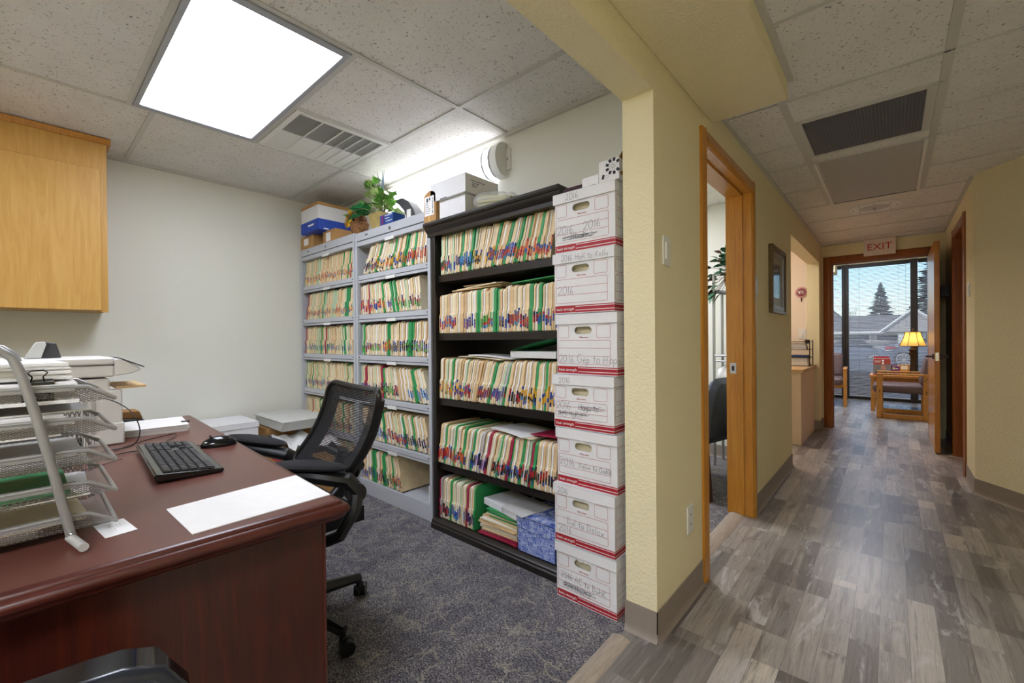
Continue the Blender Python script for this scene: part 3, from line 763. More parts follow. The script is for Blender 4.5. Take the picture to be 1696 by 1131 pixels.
flat('paper_sheet',-1.50,1.775,.655,-.22,.29,.21,.003,'paper','white sheets lying loose on the fourth black shelf row','papers',LY,(0,.02),-.004)
flat('file_folder',-1.27,1.80,.662,-.1,.19,.22,.003,'folder_red','dark red folder lying flat at the right end of the fourth black shelf row','file folder',LY,(0,-.05))
# pile at the bottom right of the bookcase
z = .068; rp = random.Random(3)
PG = 'folder pile on the bottom black shelf'
pile = [('folder_red','lowest dark red folder of the pile on the bottom black shelf')]
seqp = ['folder_red','folder_red','manila3','folder_red','manila','manila3','paper','manila','manila3','manila2','manila','manila3','paper','manila2','folder_green','manila','manila3','folder_green','folder_palegreen','folder_green']
NM = {'folder_red':'dark red','manila':'manila','manila2':'tan manila','manila3':'cream','paper':'white paper','folder_green':'green','folder_palegreen':'pale green'}
for i, c in enumerate(seqp):
    th = rp.uniform(.005,.009); dx = rp.uniform(-.012,.012); dy = rp.uniform(-.01,.012)
    if i > 13: dx += .05
    rz = rp.uniform(-.05,.05)
    flat('file_folder',-1.585+dx,1.795+dy,z,rz,.27,.235,th*.9,c,'%s folder, %s from the bottom of the flat pile, black bookcase bottom shelf' % (NM[c], ordn(i)),'file folder',PG)
    z += th
# white carton lid on the pile
t = thing('shallow_carton','shallow white carton on the folder pile at the bottom of the black bookcase','box',(-1.57,1.79,z+.001),-.2)
m = MB().box(-.15,.15,-.1,.1,0,.036); obj('tray', m, M['white_card'], t, .002, True)
m = MB().box(.03,.036,-.11,.12,.01,.04).box(.03,.21,-.11,.1,.036,.039); obj('flap', m, M['paper_gray'], t, .0, True)
# blue woven-pattern box
def weave():
    t_ = NT('blue_weave'); a = t_.noise(t_.co((30,30,420)), 1, 2, .6); b = t_.noise(t_.co((420,420,30)), 1, 2, .6)
    t_.col(t_.ramp(t_.mix(.5,a,b), [(.38,'#16339a'),(.47,'#4a6cc4'),(.56,'#c3cee8'),(.66,'#e9ecf2')])); return t_.set(.6,0,.3)
M['weave'] = weave()
t = thing('storage_box','blue and white woven pattern box with lid ajar on the bottom black shelf','box',(-1.31,1.80,.0675))
m = MB(); x0,x1,y0,y1=-1.435,-1.20,1.662,1.96
m.box(x0,x1,y0,y0+.003,.068,.185); m.box(x0,x1,y1-.003,y1,.068,.185); m.box(x0,x0+.003,y0,y1,.068,.185); m.box(x1-.003,x1,y0,y1,.068,.185); m.box(x0,x1,y0,y1,.068,.072)
obj('body', m, M['weave'], t)
X = Matrix.Translation((x0,0,.185)) @ Matrix.Rotation(.03,4,'Y') @ Matrix.Translation((-x0,0,-.185)) @ Matrix.Rotation(0,4,'Y')
m = MB(); a,b_,c,d_ = x0-.004,x1+.004,y0-.004,y1+.004
m.box(a,b_,c,d_,.247,.250,0,X); m.box(a,b_,c,c+.003,.19,.25,0,X); m.box(a,b_,d_-.003,d_,.19,.25,0,X); m.box(a,a+.003,c,d_,.19,.25,0,X); m.box(b_-.003,b_,c,d_,.19,.25,0,X)
obj('lid', m, M['weave'], t)
obj('contents', MB().box(x0+.01,x1-.01,y0+.008,y1-.01,.072,.18), M['manila3'], t)
# small white box in the middle gray cabinet
t = tag(obj('carton', MB().box(-2.235,-2.19,1.72,1.97,.1,.205), M['white_card'], None, .002),'small white carton at the right end of the middle gray cabinet bottom shelf','box')
obj('label', MB().box(-2.23,-2.195,1.7185,1.7200,.15,.19), M['paper_gray'], t)
# ---------------------------------------------------------------- pen strokes
def arc(cx,cy,rx,ry,a0,a1,n=10): return [(cx+rx*math.cos(math.radians(a0+(a1-a0)*i/n)), cy+ry*math.sin(math.radians(a0+(a1-a0)*i/n))) for i in range(n+1)]
GL = {
 '2':(.62,[[(.02,.72),(.1,.93),(.3,1),(.5,.88),(.48,.62),(.28,.3),(.03,.06),(.1,.0),(.3,.1),(.6,.0)]]),
 '0':(.66,[arc(.3,.5,.28,.5,100,460,16)]), '1':(.28,[[(.14,1),(.12,.5),(.13,0)]]),
 '6':(.58,[[(.32,1),(.14,.7),(.06,.35),(.1,.08),(.28,0),(.46,.12),(.46,.33),(.3,.45),(.12,.34),(.07,.2)]]),
 '5':(.6,[[(.5,1),(.15,1),(.1,.6),(.35,.62),(.5,.35),(.38,.05),(.08,.05)]]), '4':(.6,[[(.1,1),(.08,.5),(.5,.5)],[(.42,1),(.4,0)]]),
 '#':(.7,[[(.2,1),(.12,0)],[(.5,1),(.42,0)],[(0,.65),(.65,.7)],[(0,.3),(.62,.35)]]),
 'H':(.72,[[(.08,1),(.06,0)],[(.56,1),(.55,0)],[(.06,.5),(.56,.52)]]), 'D':(.72,[[(.1,1),(.1,0),(.4,.05),(.6,.4),(.5,.8),(.05,1)]]),
 'B':(.64,[[(.1,1),(.08,0)],[(.02,1),(.4,.95),(.42,.65),(.1,.52),(.5,.42),(.5,.1),(.05,0)]]), 'A':(.7,[[(.0,0),(.3,1),(.6,0)],[(.1,.35),(.52,.38)]]),
 'C':(.64,[arc(.34,.5,.3,.5,50,310,12)]), 'G':(.74,[arc(.36,.5,.33,.5,50,330,12)+[(.64,.45),(.4,.43)]]), 'R':(.62,[[(.08,0),(.1,1),(.45,.9),(.42,.6),(.1,.5),(.55,0)]]),
 'K':(.62,[[(.1,1),(.08,0)],[(.52,.95),(.12,.48),(.56,0)]]), 'N':(.68,[[(.05,0),(.1,1),(.5,0),(.56,1)]]),
 'a':(.5,[arc(.22,.25,.2,.25,60,400,10)+[(.42,.5),(.4,.05),(.5,.0)]]), 'r':(.4,[[(.08,.5),(.08,0),(.1,.3),(.2,.48),(.36,.45)]]),
 't':(.38,[[(.16,.85),(.14,.05),(.3,.02)],[(0,.55),(.34,.58)]]), 'o':(.5,[arc(.22,.25,.2,.25,90,450,10)]), 'e':(.48,[[(.05,.25),(.38,.3),(.34,.48),(.16,.5),(.04,.25),(.16,.02),(.42,.08)]]),
 'l':(.24,[[(.1,1),(.08,.05),(.2,0)]]), 'y':(.48,[[(.05,.5),(.08,.1),(.3,.1),(.38,.5)],[(.38,.5),(.3,-.3),(.1,-.35)]]), 'p':(.5,[[(.08,.5),(.06,-.4)],[(.08,.4),(.3,.5),(.42,.25),(.25,.0),(.08,.1)]]),
 'u':(.52,[[(.05,.5),(.08,.06),(.3,.04),(.4,.5)],[(.4,.5),(.42,.0)]]), 'x':(.5,[[(.05,.5),(.42,0)],[(.42,.5),(.03,0)]]), 'n':(.5,[[(.06,.5),(.06,0),(.1,.36),(.28,.5),(.4,.3),(.42,0)]]),
 'h':(.5,[[(.08,1),(.06,0),(.1,.34),(.28,.5),(.4,.3),(.42,0)]]), 's':(.4,[[(.34,.45),(.15,.5),(.1,.33),(.3,.2),(.25,.02),(.04,.05)]]), '-':(.4,[[(.02,.35),(.32,.36)]]), ' ':(.34,[]) }
def hand(m, s, o, size, w=.0015, right=(1,0,0), up=(0,0,1), nrm=(0,-1,0), slant=.06, seed=1, drift=0):
    r = random.Random(seed); R = Vector(right); U = Vector(up); N = Vector(nrm); O = Vector(o); x = 0
    for ch in s:
        adv, strokes = GL[ch]; jx = r.uniform(-.03,.03); jy = r.uniform(-.05,.05); k = r.uniform(.9,1.08)
        for st_ in strokes:
            m.ribbon([O + R*((x+jx+(a*k+slant*b))*size) + U*((b*k+jy+drift*x)*size) + N*.0009 for a,b in st_], w, nrm)
        x += adv + .06
    return m
def scribble(m, o, w_, h_, seed, n=3, right=(1,0,0), up=(0,0,1), nrm=(0,-1,0), wd=.0013):
    r = random.Random(seed); R=Vector(right); U=Vector(up); O=Vector(o); N=Vector(nrm)
    for i in range(n):
        pts=[]; a=r.uniform(0,.1); b=r.uniform(.8,1); y=r.uniform(.2,.8)
        for k in range(12): pts.append(O+R*(w_*(a+(b-a)*k/11))+U*(h_*(y+r.uniform(-.1,.1)))+N*.001)
        m.ribbon(pts, wd, nrm)
def rrect(m, x0,x1,z0,z1, r, w, P, mi=0):
    pts=[]
    for cx,cz,a0 in ((x1-r,z1-r,0),(x0+r,z1-r,90),(x0+r,z0+r,180),(x1-r,z0+r,270)):
        for i in range(5): a=math.radians(a0+22.5*i); pts.append((cx+r*math.cos(a), cz+r*math.sin(a)))
    pts.append(pts[0])
    vs=[]; n=len(pts)-1
    for i in range(n):
        for k in (0,1):
            px,pz=pts[i]; tx=pts[(i+1)%n][0]-pts[i-1][0]; tz=pts[(i+1)%n][1]-pts[i-1][1]; L=math.hypot(tx,tz) or 1
            s=w/2*(1 if k else -1); vs.append(P(px+tz/L*s, pz-tx/L*s))
    m.add(vs,[(2*i,2*i+1,(2*i+3)%(2*n),(2*i+2)%(2*n)) for i in range(n)],mi)
# ---------------------------------------------------------------- stacked record boxes
def banker(x, y, z, h, label, rz=0, W=.292, D=.39, lid_dz=0, lid_tilt=0, hands=(), lidhand=None, notch=False, group='white record boxes stacked by the yellow wall'):
    t = thing('record_box', label, 'storage box', (x, y, z), rz, group)
    bh = h-.006; x0,x1 = -W/2, W/2; F = 0.0; k=.003
    # front wall with a real hand hole
    b = MB(); of=h-.262; hx0,hx1,hz0,hz1 = -.058+.003,.03,.173+of,.204+of
    loop=[]; r=(hz1-hz0)/2
    for i in range(9): a=math.radians(-90+180*i/8); loop.append((hx1-r+r*math.cos(a),(hz0+hz1)/2+r*math.sin(a)))
    for i in range(9): a=math.radians(90+180*i/8); loop.append((hx0+r+r*math.cos(a),(hz0+hz1)/2+r*math.sin(a)+(.004*math.sin(i*2.3) if notch and i<5 else 0)))
    if notch: loop[8:9] = [loop[8],(hx1-.03,hz1-.004),(hx1-.04,hz1+.001),(hx1-.052,hz1-.006)]
    zc=(hz0+hz1)/2; n=len(loop)
    # split front in an upper and a lower polygon around the hole
    up=[(px,pz) for px,pz in loop]
    iR=min(range(n), key=lambda i:(abs(loop[i][1]-zc) if loop[i][0]>-.01 else 9)); iL=min(range(n), key=lambda i:(abs(loop[i][1]-zc) if loop[i][0]<-.01 else 9))
    top=loop[iR:iL+1]; bot=loop[iL:]+loop[:iR+1]
    b.prism([(x1,loop[iR][1])]+[(x1,bh),(x0,bh),(x0,loop[iL][1])]+top[::-1], F, F+k, 'y')
    b.prism([(x0,loop[iL][1]),(x0,0),(x1,0),(x1,loop[iR][1])]+bot[::-1], F, F+k, 'y')
    b.box(x0,x1,D-k,D,0,bh); b.box(x0,x0+k,F+k,D-k,0,bh); b.box(x1-k,x1,F+k,D-k,0,bh); b.box(x0+k,x1-k,F+k,D-k,0,k)
    obj('body', b, M['white_card'], t, 0, True)
    c = MB().box(x0+.012,x1-.012,.03,D-.02,.006,bh-.02)
    obj('contents', c, M['cream'], t, 0, True)
    p = MB(); P=lambda a,c: (a,-.0005,c); lw=.0013
    rrect(p,x0+.008,x0+.062,.157+of,.209+of,.006,lw,P); rrect(p,x1-.092,x1-.030,.157+of,.209+of,.006,lw,P)
    rrect(p,x0+.008,x1-.030,.045,.146+of,.006,lw,P)
    for zz in (.079+of*.3,.113+of*.7): p.ribbon([P(x0+.008,zz),P(x1-.030,zz)],lw,(0,-1,0))
    S=lambda a,c: (x1+.0005,a,c)
    rrect(p,.012,.075,.157+of,.209+of,.006,lw,S); rrect(p,.012,D-.03,.045,.146+of,.006,lw,S); 
    for zz in (.079+of*.3,.113+of*.7): p.ribbon([S(.012,zz),S(D-.03,zz)],lw,(1,0,0))
    # red band with white rules
    B=lambda m,xa,xb,za,zb,f: m.add([f(xa,za),f(xb,za),f(xb,zb),f(xa,zb)],[(0,1,2,3)],1)
    B(p,x0+.002,x0+.108,.004,.034,P); B(p,x0+.108,x1,.003,.011,P); B(p,x0+.108,x1,.014,.027,P); B(p,x0+.108,x1,.030,.034,P)
    B(p,0,D,.003,.011,S); B(p,0,D,.014,.027,S); B(p,0,D,.030,.034,S)
    pr = obj('printing', p, [M['red_print'],M['red_band']], t, 0, True)
    R = Matrix.Rotation(rz,4,'Z'); 
    text('lettering','basic strength',.0165,pr,XF[t.name]@frame_mat((x0+.010,-.0012,.0135),(1,0,0),(0,0,1)),M['paper'])
    text('lettering','Office names',.0085,pr,XF[t.name]@frame_mat((-.03,-.0012,.156+of),(1,0,0),(0,0,1)),M['red_print'])
    ink = MB()
    for fn in hands: fn(ink, x0)
    if hands: obj('handwriting', ink, M['ink'], t, 0, True)
    # lid
    X = Matrix.Translation((0,0,lid_dz)) @ Matrix.Rotation(lid_tilt,4,'Y')
    l = MB(); e=.007; lh=.046; a,bb = x0-e,x1+e*.6
    l.box(a,bb,-e,D+e,h-.004,h-.001,0,X); l.box(a,bb,-e,-e+k,h-lh,h-.001,0,X); l.box(a,bb,D+e-k,D+e,h-lh,h-.001,0,X)
    l.box(a,a+k,-e,D+e,h-lh,h-.001,0,X); l.box(bb-k,bb,-e+.002,D+e,h-lh+.004,h-.001,0,X)
    L = obj('lid', l, M['white_card'], t, .001, True)
    if lidhand:
        ink = MB(); lidhand(ink, x0, h); obj('handwriting', ink, M['ink'], L, 0, True)
    return t
H = lambda s,dx,z,size,seed=1,w=.0014,drift=0: (lambda m,x0: hand(m,s,(x0+dx,-.0006,z),size,w,seed=seed,drift=drift))
LH = lambda s,dx,size,seed=1: (lambda m,x0,h: hand(m,s,(x0+dx,-.0078,h-.038),size,.0013,seed=seed))
SC = lambda dx,z,w,h,seed,n=3: (lambda m,x0: scribble(m,(x0+dx,-.0006,z),w,h,seed,n))
bxs = [(-.981,0,.247),(-.985,.247,.258),(-.975,.505,.247),(-.985,.752,.235),(-.972,.987,.263),(-.980,1.250,.265),(-.976,1.515,.262)]
labs = ['white record box on the floor, lowest of the seven stacked, marked AC to Buhr','white record box marked Bul to Delox, second from the bottom of the tall stack',
 'white record box marked Delox to Garr, third from the bottom of the tall stack','white record box with crossed-out writing, fourth and middle box of the tall stack',
 'white record box marked Gep to Hopp, fifth from the bottom of the tall stack','white record box with Har to Kelly on its lid, second from the top','white record box with scribbled-out label, topmost of the seven stacked']
hs = [
 (H('2016 AC to BuhR',.022,.092,.026,3,drift=-.07),H('#24 HuntsR',.035,.052,.024,4,.0014,-.06),SC(.03,.05,.17,.03,5,5)),
 (H('Bul to Delox',.062,.088,.030,6,drift=-.05),H('2016',.02,.05,.030,7)),
 (H('2016',.012,.082,.034,8),H('Delox to GaRR',.110,.083,.022,9,drift=-.02)),
 (H('2016',.012,.082,.032,10),H('Hayn to',.125,.084,.026,11),SC(.13,.08,.13,.03,12,3),H('#15-4oRN',.02,.048,.026,13,.0013),SC(.02,.048,.17,.028,14,3)),
 (H('2016 Gep to Hopp',.010,.050,.034,15),),
 (H('2016',.018,.082,.036,16),),
 (H('2016',.012,.080,.036,17),H('2016',.145,.083,.036,18,drift=.05),SC(.03,.048,.19,.03,19,6),H('Htsato',.08,.055,.028,20,.0014)),
]
lh = [None, LH('2016',.02,.024,21), None, LH('2016',.03,.026,22), None, LH('2016 HaR to Kelly',.04,.026,23), LH('2016',.06,.028,24)]
for i,(x,z,h) in enumerate(bxs):
    banker(x, 1.572+(0,-.004,.004,-.002,.004,0,.003)[i], z+.0005, h-.001, labs[i], rz=(.0,.004,-.004,.006,0,-.004,.008)[i], lid_tilt=(0,0,0,0,.0,0,0)[i], hands=hs[i], lidhand=lh[i], notch=(i==0))
# bent lid flap of the third box from the top
# binder clip carton on top of the stack, flaps open
ZT = 1.7775
t = thing('clip_carton','white carton printed with binder clips, flaps open, on top of the box stack','box',(-.860,1.628,ZT),.06); t.scale=(.72,.72,.72)
m = MB(); k=.002; w,d_,h=.062,.07,.118
m.box(-w,w,-d_,-d_+k,0,h); m.box(-w,w,d_-k,d_,0,h); m.box(-w,-w+k,-d_,d_,0,h); m.box(w-k,w,-d_,d_,0,h); m.box(-w,w,-d_,d_,0,k)
obj('body', m, M['white_card'], t, 0, True)
m = MB(); m.box(-w,w,0,.068,0,.0015,0,Matrix.Translation((0,d_,h))@Matrix.Rotation(math.radians(155),4,'X')@Matrix.Scale(1,4)); 
m.box(0,.05,-d_,d_,0,.0015,0,Matrix.Translation((w,0,h))@Matrix.Rotation(math.radians(-55),4,'Y'))
m.box(-.0,.055,-d_,d_,0,.0015,0,Matrix.Translation((w,0,.03))@Matrix.Rotation(math.radians(-20),4,'Y'))
obj('flap', m, M['kraft_dark'], t, 0, True)
m = MB(); cx,cz=.026,.077
for i in range(9):
    a=math.radians(200+i*40); px,pz=cx+.034*math.cos(a),cz+.034*math.sin(a)
    R_=Matrix.Translation((px,-d_-.0006,pz))@Matrix.Rotation(-(a+PI/2),4,'Y')
    if px<w-.006 and pz<h-.004: m.box(-.008,.008,-.0003,.0003,-.012,.006,0,R_)
    loop=[(0.007*math.cos(q)*1.0,0,.018+.010*math.sin(q)) for q in [2*PI*j/12 for j in range(13)]]
    m.ribbon([p for p in [R_@Vector(v) for v in loop] if p.x<w-.001 and p.z<h-.002],.0009,(0,-1,0),0)
R_=Matrix.Translation((-.035,-d_-.0006,.028))@Matrix.Rotation(.25,4,'Y'); m.box(-.007,.007,-.0003,.0003,-.013,.013,0,R_)
m.ribbon([R_@Vector(v) for v in ((.008,0,.006),(.03,0,.012),(.036,0,.006),(.028,0,-.002),(.008,0,-.006))],.0012,(0,-1,0))
obj('printing', m, M['ink_dark'], t, 0, True)
t = tag(obj('carton', MB().box(-.998,-.918,1.60,1.69,ZT,ZT+.05), M['white_card'], None, .0015),'small plain white carton beside the clip carton on top of the stack','box')
m=MB()
for i in range(5): m.box(-.955+i*.005,-.9525+i*.005,1.5993,1.6003,ZT+.006,ZT+.012)
obj('barcode', m, M['ink_dark'], t)
m = MB(); prof=[(-.025,0),(.025,0),(.025,.02),(.018,.036),(0,.044),(-.018,.036),(-.025,.02)]
m.prism([(1.64+a,ZT+c) for a,c in prof], -1.105, -1.012, 'x')
t = tag(obj('tape_dispenser', m, M['purple_dark'], None, .003),'dark maroon plastic desk dispenser on top of the white box stack','dispenser')
obj('slot', MB().box(-1.107,-1.102,1.62,1.66,ZT+.008,ZT+.03), M['black_plastic'], t)
# ---------------------------------------------------------------- on top of the black bookcase
ZB = 1.8455
t = thing('cardboard_box','brown cardboard box with shipping label at the left end of the black bookcase','box',(-2.085,1.70,ZB))
m = MB(); m.prism([(-2.145,ZB),(-2.03,ZB),(-2.03,ZB+.168),(-2.05,ZB+.186),(-2.09,ZB+.196),(-2.13,ZB+.18),(-2.145,ZB+.165)], 1.635, 1.80, 'y')
obj('body', m, M['kraft'], t, .002)
m = MB(); m.box(-2.135,-2.045,1.6335,1.6345,ZB+.045,ZB+.16); lb = obj('label', m, M['paper'], t)
m = MB(); rr = random.Random(2)
for i in range(14): m.box(-2.062+.001*0,-2.052,1.6325,1.6334,ZB+.055+i*.0068,ZB+.055+i*.0068+rr.uniform(.0015,.0045))
for i in range(6): m.box(-2.128,-2.128+rr.uniform(.02,.05),1.6325,1.6334,ZB+.06+i*.012,ZB+.0625+i*.012)
m.box(-2.115,-2.10,1.6325,1.6334,ZB+.128,ZB+.15); m.box(-2.09,-2.08,1.6325,1.6334,ZB+.135,ZB+.152)
obj('label_print', m, M['ink'], lb)
obj('tape', MB().box(-2.105,-2.075,1.633,1.6348,ZB+.002,ZB+.044), M['tape'], t)
t = tag(obj('carton', MB().box(-2.02,-1.795,1.655,1.90,ZB,ZB+.118), M['white_card'], None, .0015),'plain white carton under the larger white carton on the black bookcase','box')
t = thing('carton','larger white carton lying on a smaller one on the black bookcase','box',(-1.93,1.78,ZB+.1185))
obj('body', MB().box(-2.08,-1.77,1.635,1.90,ZB+.1185,ZB+.225), M['white_card'], t, .0015)
m = MB(); m.box(-1.7695,-1.769,1.67,1.79,ZB+.19,ZB+.193)
for i in range(3): m.box(-1.7695,-1.769,1.685,1.74-.01*i,ZB+.178-.01*i,ZB+.181-.01*i)
obj('label_print', m, M['ink'], t); obj('seam', MB().box(-1.99,-1.93,1.6340,1.6352,ZB+.1195,ZB+.124), M['black_plastic'], t)
# plastic bag of pale sticks
t = thing('plastic_bag','clear plastic bag of pale yellow sticks lying on the black bookcase','bag',(-1.62,1.72,ZB))
m = MB()
for i in range(14):
    a=i%5; b_=i//5
    m.cyl((-1.70,1.665+a*.017+b_*.006,ZB+.026+b_*.026),(-1.52+.006*a,1.69+a*.014,ZB+.018+b_*.014),.0075,n=8)
obj('sticks', m, M['yellow_stick'], t)
rows=[]; 
for i in range(15):
    u=i/14; r_=.054*(math.sin(PI*min(1,u*1.6+.12))**.5 if u<.3 else 1-.55*(u-.3)); rows.append([( -1.735+.25*u, 1.70+.02*u+r_*1.15*math.cos(a), max(ZB+.001,ZB+.056-.024*u+r_*(1.05+.1*math.sin(3*a+i))*math.sin(a))) for a in [2*PI*j/16 for j in range(17)]])
obj('film', MB().grid(rows), M['clear_bag'], t)
# ---------------------------------------------------------------- on top of the gray cabinets
def leaf(m, p, d, L, W_, droop=.3, mi=0, roll=0, lobes=True):
    p=Vector(p); d=Vector(d).normalized(); s=d.cross(Vector((0,0,1))); s = s.normalized() if s.length>.01 else Vector((1,0,0))
    s = Matrix.Rotation(roll,4,d) @ s; n=s.cross(d)
    prof=[(0,.04),(.12,.55),(.25,.95),(.38,.72),(.5,.78),(.65,.45),(.82,.25),(1,.02)] if lobes else [(0,.05),(.2,.6),(.4,.95),(.6,.8),(.8,.45),(1,.03)]
    vs=[]; 
    for u,w in prof:
        c=p+d*L*u-Vector((0,0,1))*droop*L*u*u; vs += [c+s*W_*w+n*.15*W_*w, c-n*.02*W_, c-s*W_*w+n*.15*W_*w]
    fs=[]
    for i in range(len(prof)-1):
        for j in (0,1): fs.append((3*i+j,3*i+j+1,3*i+j+4,3*i+j+3))
    m.add(vs,fs,mi)
def foliage(m, st, c, n, R, L, W_, seed, mis, up=.6, zmin=-.1, lobes=True, base=None, reach=(.35,1)):
    r=random.Random(seed); c=Vector(c)
    for i in range(n):
        a=r.uniform(0,2*PI); e=r.uniform(zmin,1)**1 if zmin<0 else r.uniform(zmin,1); q=r.uniform(*reach)
        p=c+Vector((R[0]*q*math.cos(a)*math.cos(e*1.3),R[1]*q*math.sin(a)*math.cos(e*1.3),R[2]*q*math.sin(e*1.3)))
        b=Vector(base if base else c); mid=(b+p)/2+Vector((0,0,.03))
        st.tube([b,mid,p],.0016,5)
        d=(p-b); d=Vector((d.x,d.y,d.z*up))+Vector((r.uniform(-.05,.05),r.uniform(-.05,.05),0))
        leaf(m,p,d,L*r.uniform(.7,1.2),W_*r.uniform(.8,1.2),r.uniform(.1,.6),r.choice(mis),r.uniform(-.7,.7),lobes)
ZG = 1.951
t = thing('potted_plant','leafy artificial plant in a square gold pot on the middle gray cabinet','plant',(-2.86,1.80,ZG))
m = MB(); a,b_=.075,.06
cx,cy=-2.86,1.80
ring=lambda h,k: [(cx+k*sx,cy+k*sy,ZG+h) for sx,sy in ((-1,-1),(1,-1),(1,1),(-1,1))]
vs=ring(0,.055)+ring(.13,.075)+ring(.13,.068)+ring(.10,.066)
m.add(vs,[(3,2,1,0)]+[(4*k_+i,4*k_+(i+1)%4,4*k_+4+(i+1)%4,4*k_+4+i) for k_ in range(3) for i in range(4)]+[(12,13,14,15)])
obj('pot', m, M['gold_pot'], t)
lf, sm = MB(), MB()
foliage(lf, sm, (cx,cy-.02,ZG+.17), 46, (.15,.12,.12), .085, .034, 11, (0,1,1,1), zmin=-.25, base=(cx,cy,ZG+.11))
foliage(lf, sm, (cx-.07,cy-.03,ZG+.33), 20, (.07,.05,.09), .085, .034, 12, (0,0,1), zmin=-.1, base=(cx-.02,cy,ZG+.13))
foliage(lf, sm, (cx+.08,cy-.03,ZG+.20), 16, (.1,.08,.07), .075, .03, 13, (1,0,0), zmin=-.2, base=(cx,cy,ZG+.12))
foliage(lf, sm, (cx-.13,cy-.06,ZG+.15), 16, (.07,.06,.09), .10, .045, 14, (2,), zmin=-.4, base=(cx-.05,cy,ZG+.11))
for dx,dy in ((.0,-.02),(.03,-.01),(.015,-.04),(.05,-.02)): leaf(lf,(cx+.04,cy-.03,ZG+.20),(dx*2-.03,dy,.25),.24,.006,-.05+dx,3,0,False)
obj('foliage', lf, [M['leaf'],M['leaf_light'],M['folder_green'],M['leaf_blue']], t); obj('stems', sm, M['stem'], t)
t = thing('wicker_basket','small brown wicker basket of artificial sunflowers on the corner gray cabinet','basket',(-3.10,1.74,1.963))
m = MB(); zb=1.963; cx,cy=-3.115,1.755
m.lathe([(.045,0),(.058,.02),(.066,.05),(.070,.078),(.074,.082),(.074,.092),(.066,.092),(.060,.05)],(cx,cy,zb),24)
obj('basket', m, M['wicker'], t)
fl = MB(); rr=random.Random(4)
for (px,py,pz,R_) in ((cx-.06,cy-.05,zb+.115,.05),(cx-.01,cy-.07,zb+.135,.045)):
    for i in range(16): 
        a=2*PI*i/16; leaf(fl,(px+.012*math.cos(a),py-.004,pz+.012*math.sin(a)),(math.cos(a),-.25,math.sin(a)),R_,.010,.1,0,0,False)
    fl.ball((px,py-.006,pz),.018,8,1,(1,.5,1))
fl.ball((cx-.03,cy,zb+.16),.05,8,1,(1,1,1.1)); fl.ball((cx+.02,cy,zb+.11),.05,8,1)
obj('flowers', fl, [M['petal'],M['petal_brown']], t)
lf2, sm2 = MB(), MB(); foliage(lf2,sm2,(cx+.02,cy-.02,zb+.13),14,(.08,.06,.10),.07,.03,21,(0,),base=(cx,cy,zb+.06))
obj('foliage', lf2, M['leaf'], t); obj('stems', sm2, M['stem'], t)
t = tag(obj('carton', MB().box(-2.72,-2.56,1.69,1.79,ZG,ZG+.07), M['navy_box'], None, .0015),'small dark blue carton with purple stripes on the middle gray cabinet','box')
obj('print', MB().box(-2.70,-2.677,1.6885,1.6895,ZG+.004,ZG+.066).box(-2.67,-2.665,1.6885,1.6895,ZG+.01,ZG+.066), M['purple'], t)
m=MB(); 
for i,(a,b_) in enumerate(((.045,.09),(.035,.06),(.03,.09))): m.box(-2.66+a-.03,-2.66+b_,1.6885,1.6895,ZG+.018+i*.02,ZG+.022+i*.02)
obj('lettering', m, M['paper'], t)
t = thing('desk_phone','dark gray curved handset device with white panel on the middle gray cabinet','phone',(-2.50,1.78,ZG),.1)
m = MB(); pr_=[(.02,0),(.11,0),(.115,.015),(.085,.075),(.04,.13),(-.02,.165),(-.055,.165),(-.09,.15),(-.05,.12),(-.005,.075),(.018,.035)]
m.prism(pr_, -.045, .045, 'y'); obj('body', m, plain('charcoal_plastic','#3b3c40',.35,var=.05), t, .006, True)
obj('panel', MB().box(.03,.07,-.047,-.045,.02,.075), M['white_plastic'], t, .002, True)
# boxes on the corner cabinet
ZL=1.963
t = thing('cardboard_box','small brown box with white label under the blue carton, corner cabinet, left','box',(-3.86,1.78,ZL))
obj('body', MB().box(-4.03,-3.77,1.69,1.95,ZL,ZL+.11), M['kraft'], t, .002); obj('label', MB().box(-3.96,-3.87,1.6885,1.6898,ZL+.03,ZL+.09), M['paper'], t)
t = thing('cardboard_box','small brown box under the blue carton, corner cabinet, beside the basket','box',(-3.55,1.78,ZL))
obj('body', MB().box(-3.66,-3.44,1.72,1.95,ZL,ZL+.11), M['kraft'], t, .002); obj('label', MB().box(-3.60,-3.52,1.7185,1.7198,ZL+.02,ZL+.09), M['paper'], t)
t = thing('carton','blue and white carton with brown flaps on two small boxes, corner cabinet','box',(-3.7,1.7,ZL+.111),0)
x0,x1,y0,y1 = -3.90,-3.575,1.64,1.93
t2 = ZL+.111
obj('blue_half', MB().box(x0,x1,y0,y1,t2,t2+.092), M['blue_box'], t, .002)
obj('white_half', MB().box(x0+.002,x1-.002,y0+.002,y1-.002,t2+.092,t2+.205), M['white_card'], t, .001)
obj('brown_top', MB().box(x0+.001,x1-.001,y0+.001,y1-.001,t2+.205,t2+.232), M['kraft'], t, .001)
obj('logo', MB().box(x0+.14,x0+.25,y0-.0012,y0,t2+.045,t2+.06).box(x1,x1+.0012,y0+.05,y0+.09,t2+.008,t2+.018), M['paper'], t)
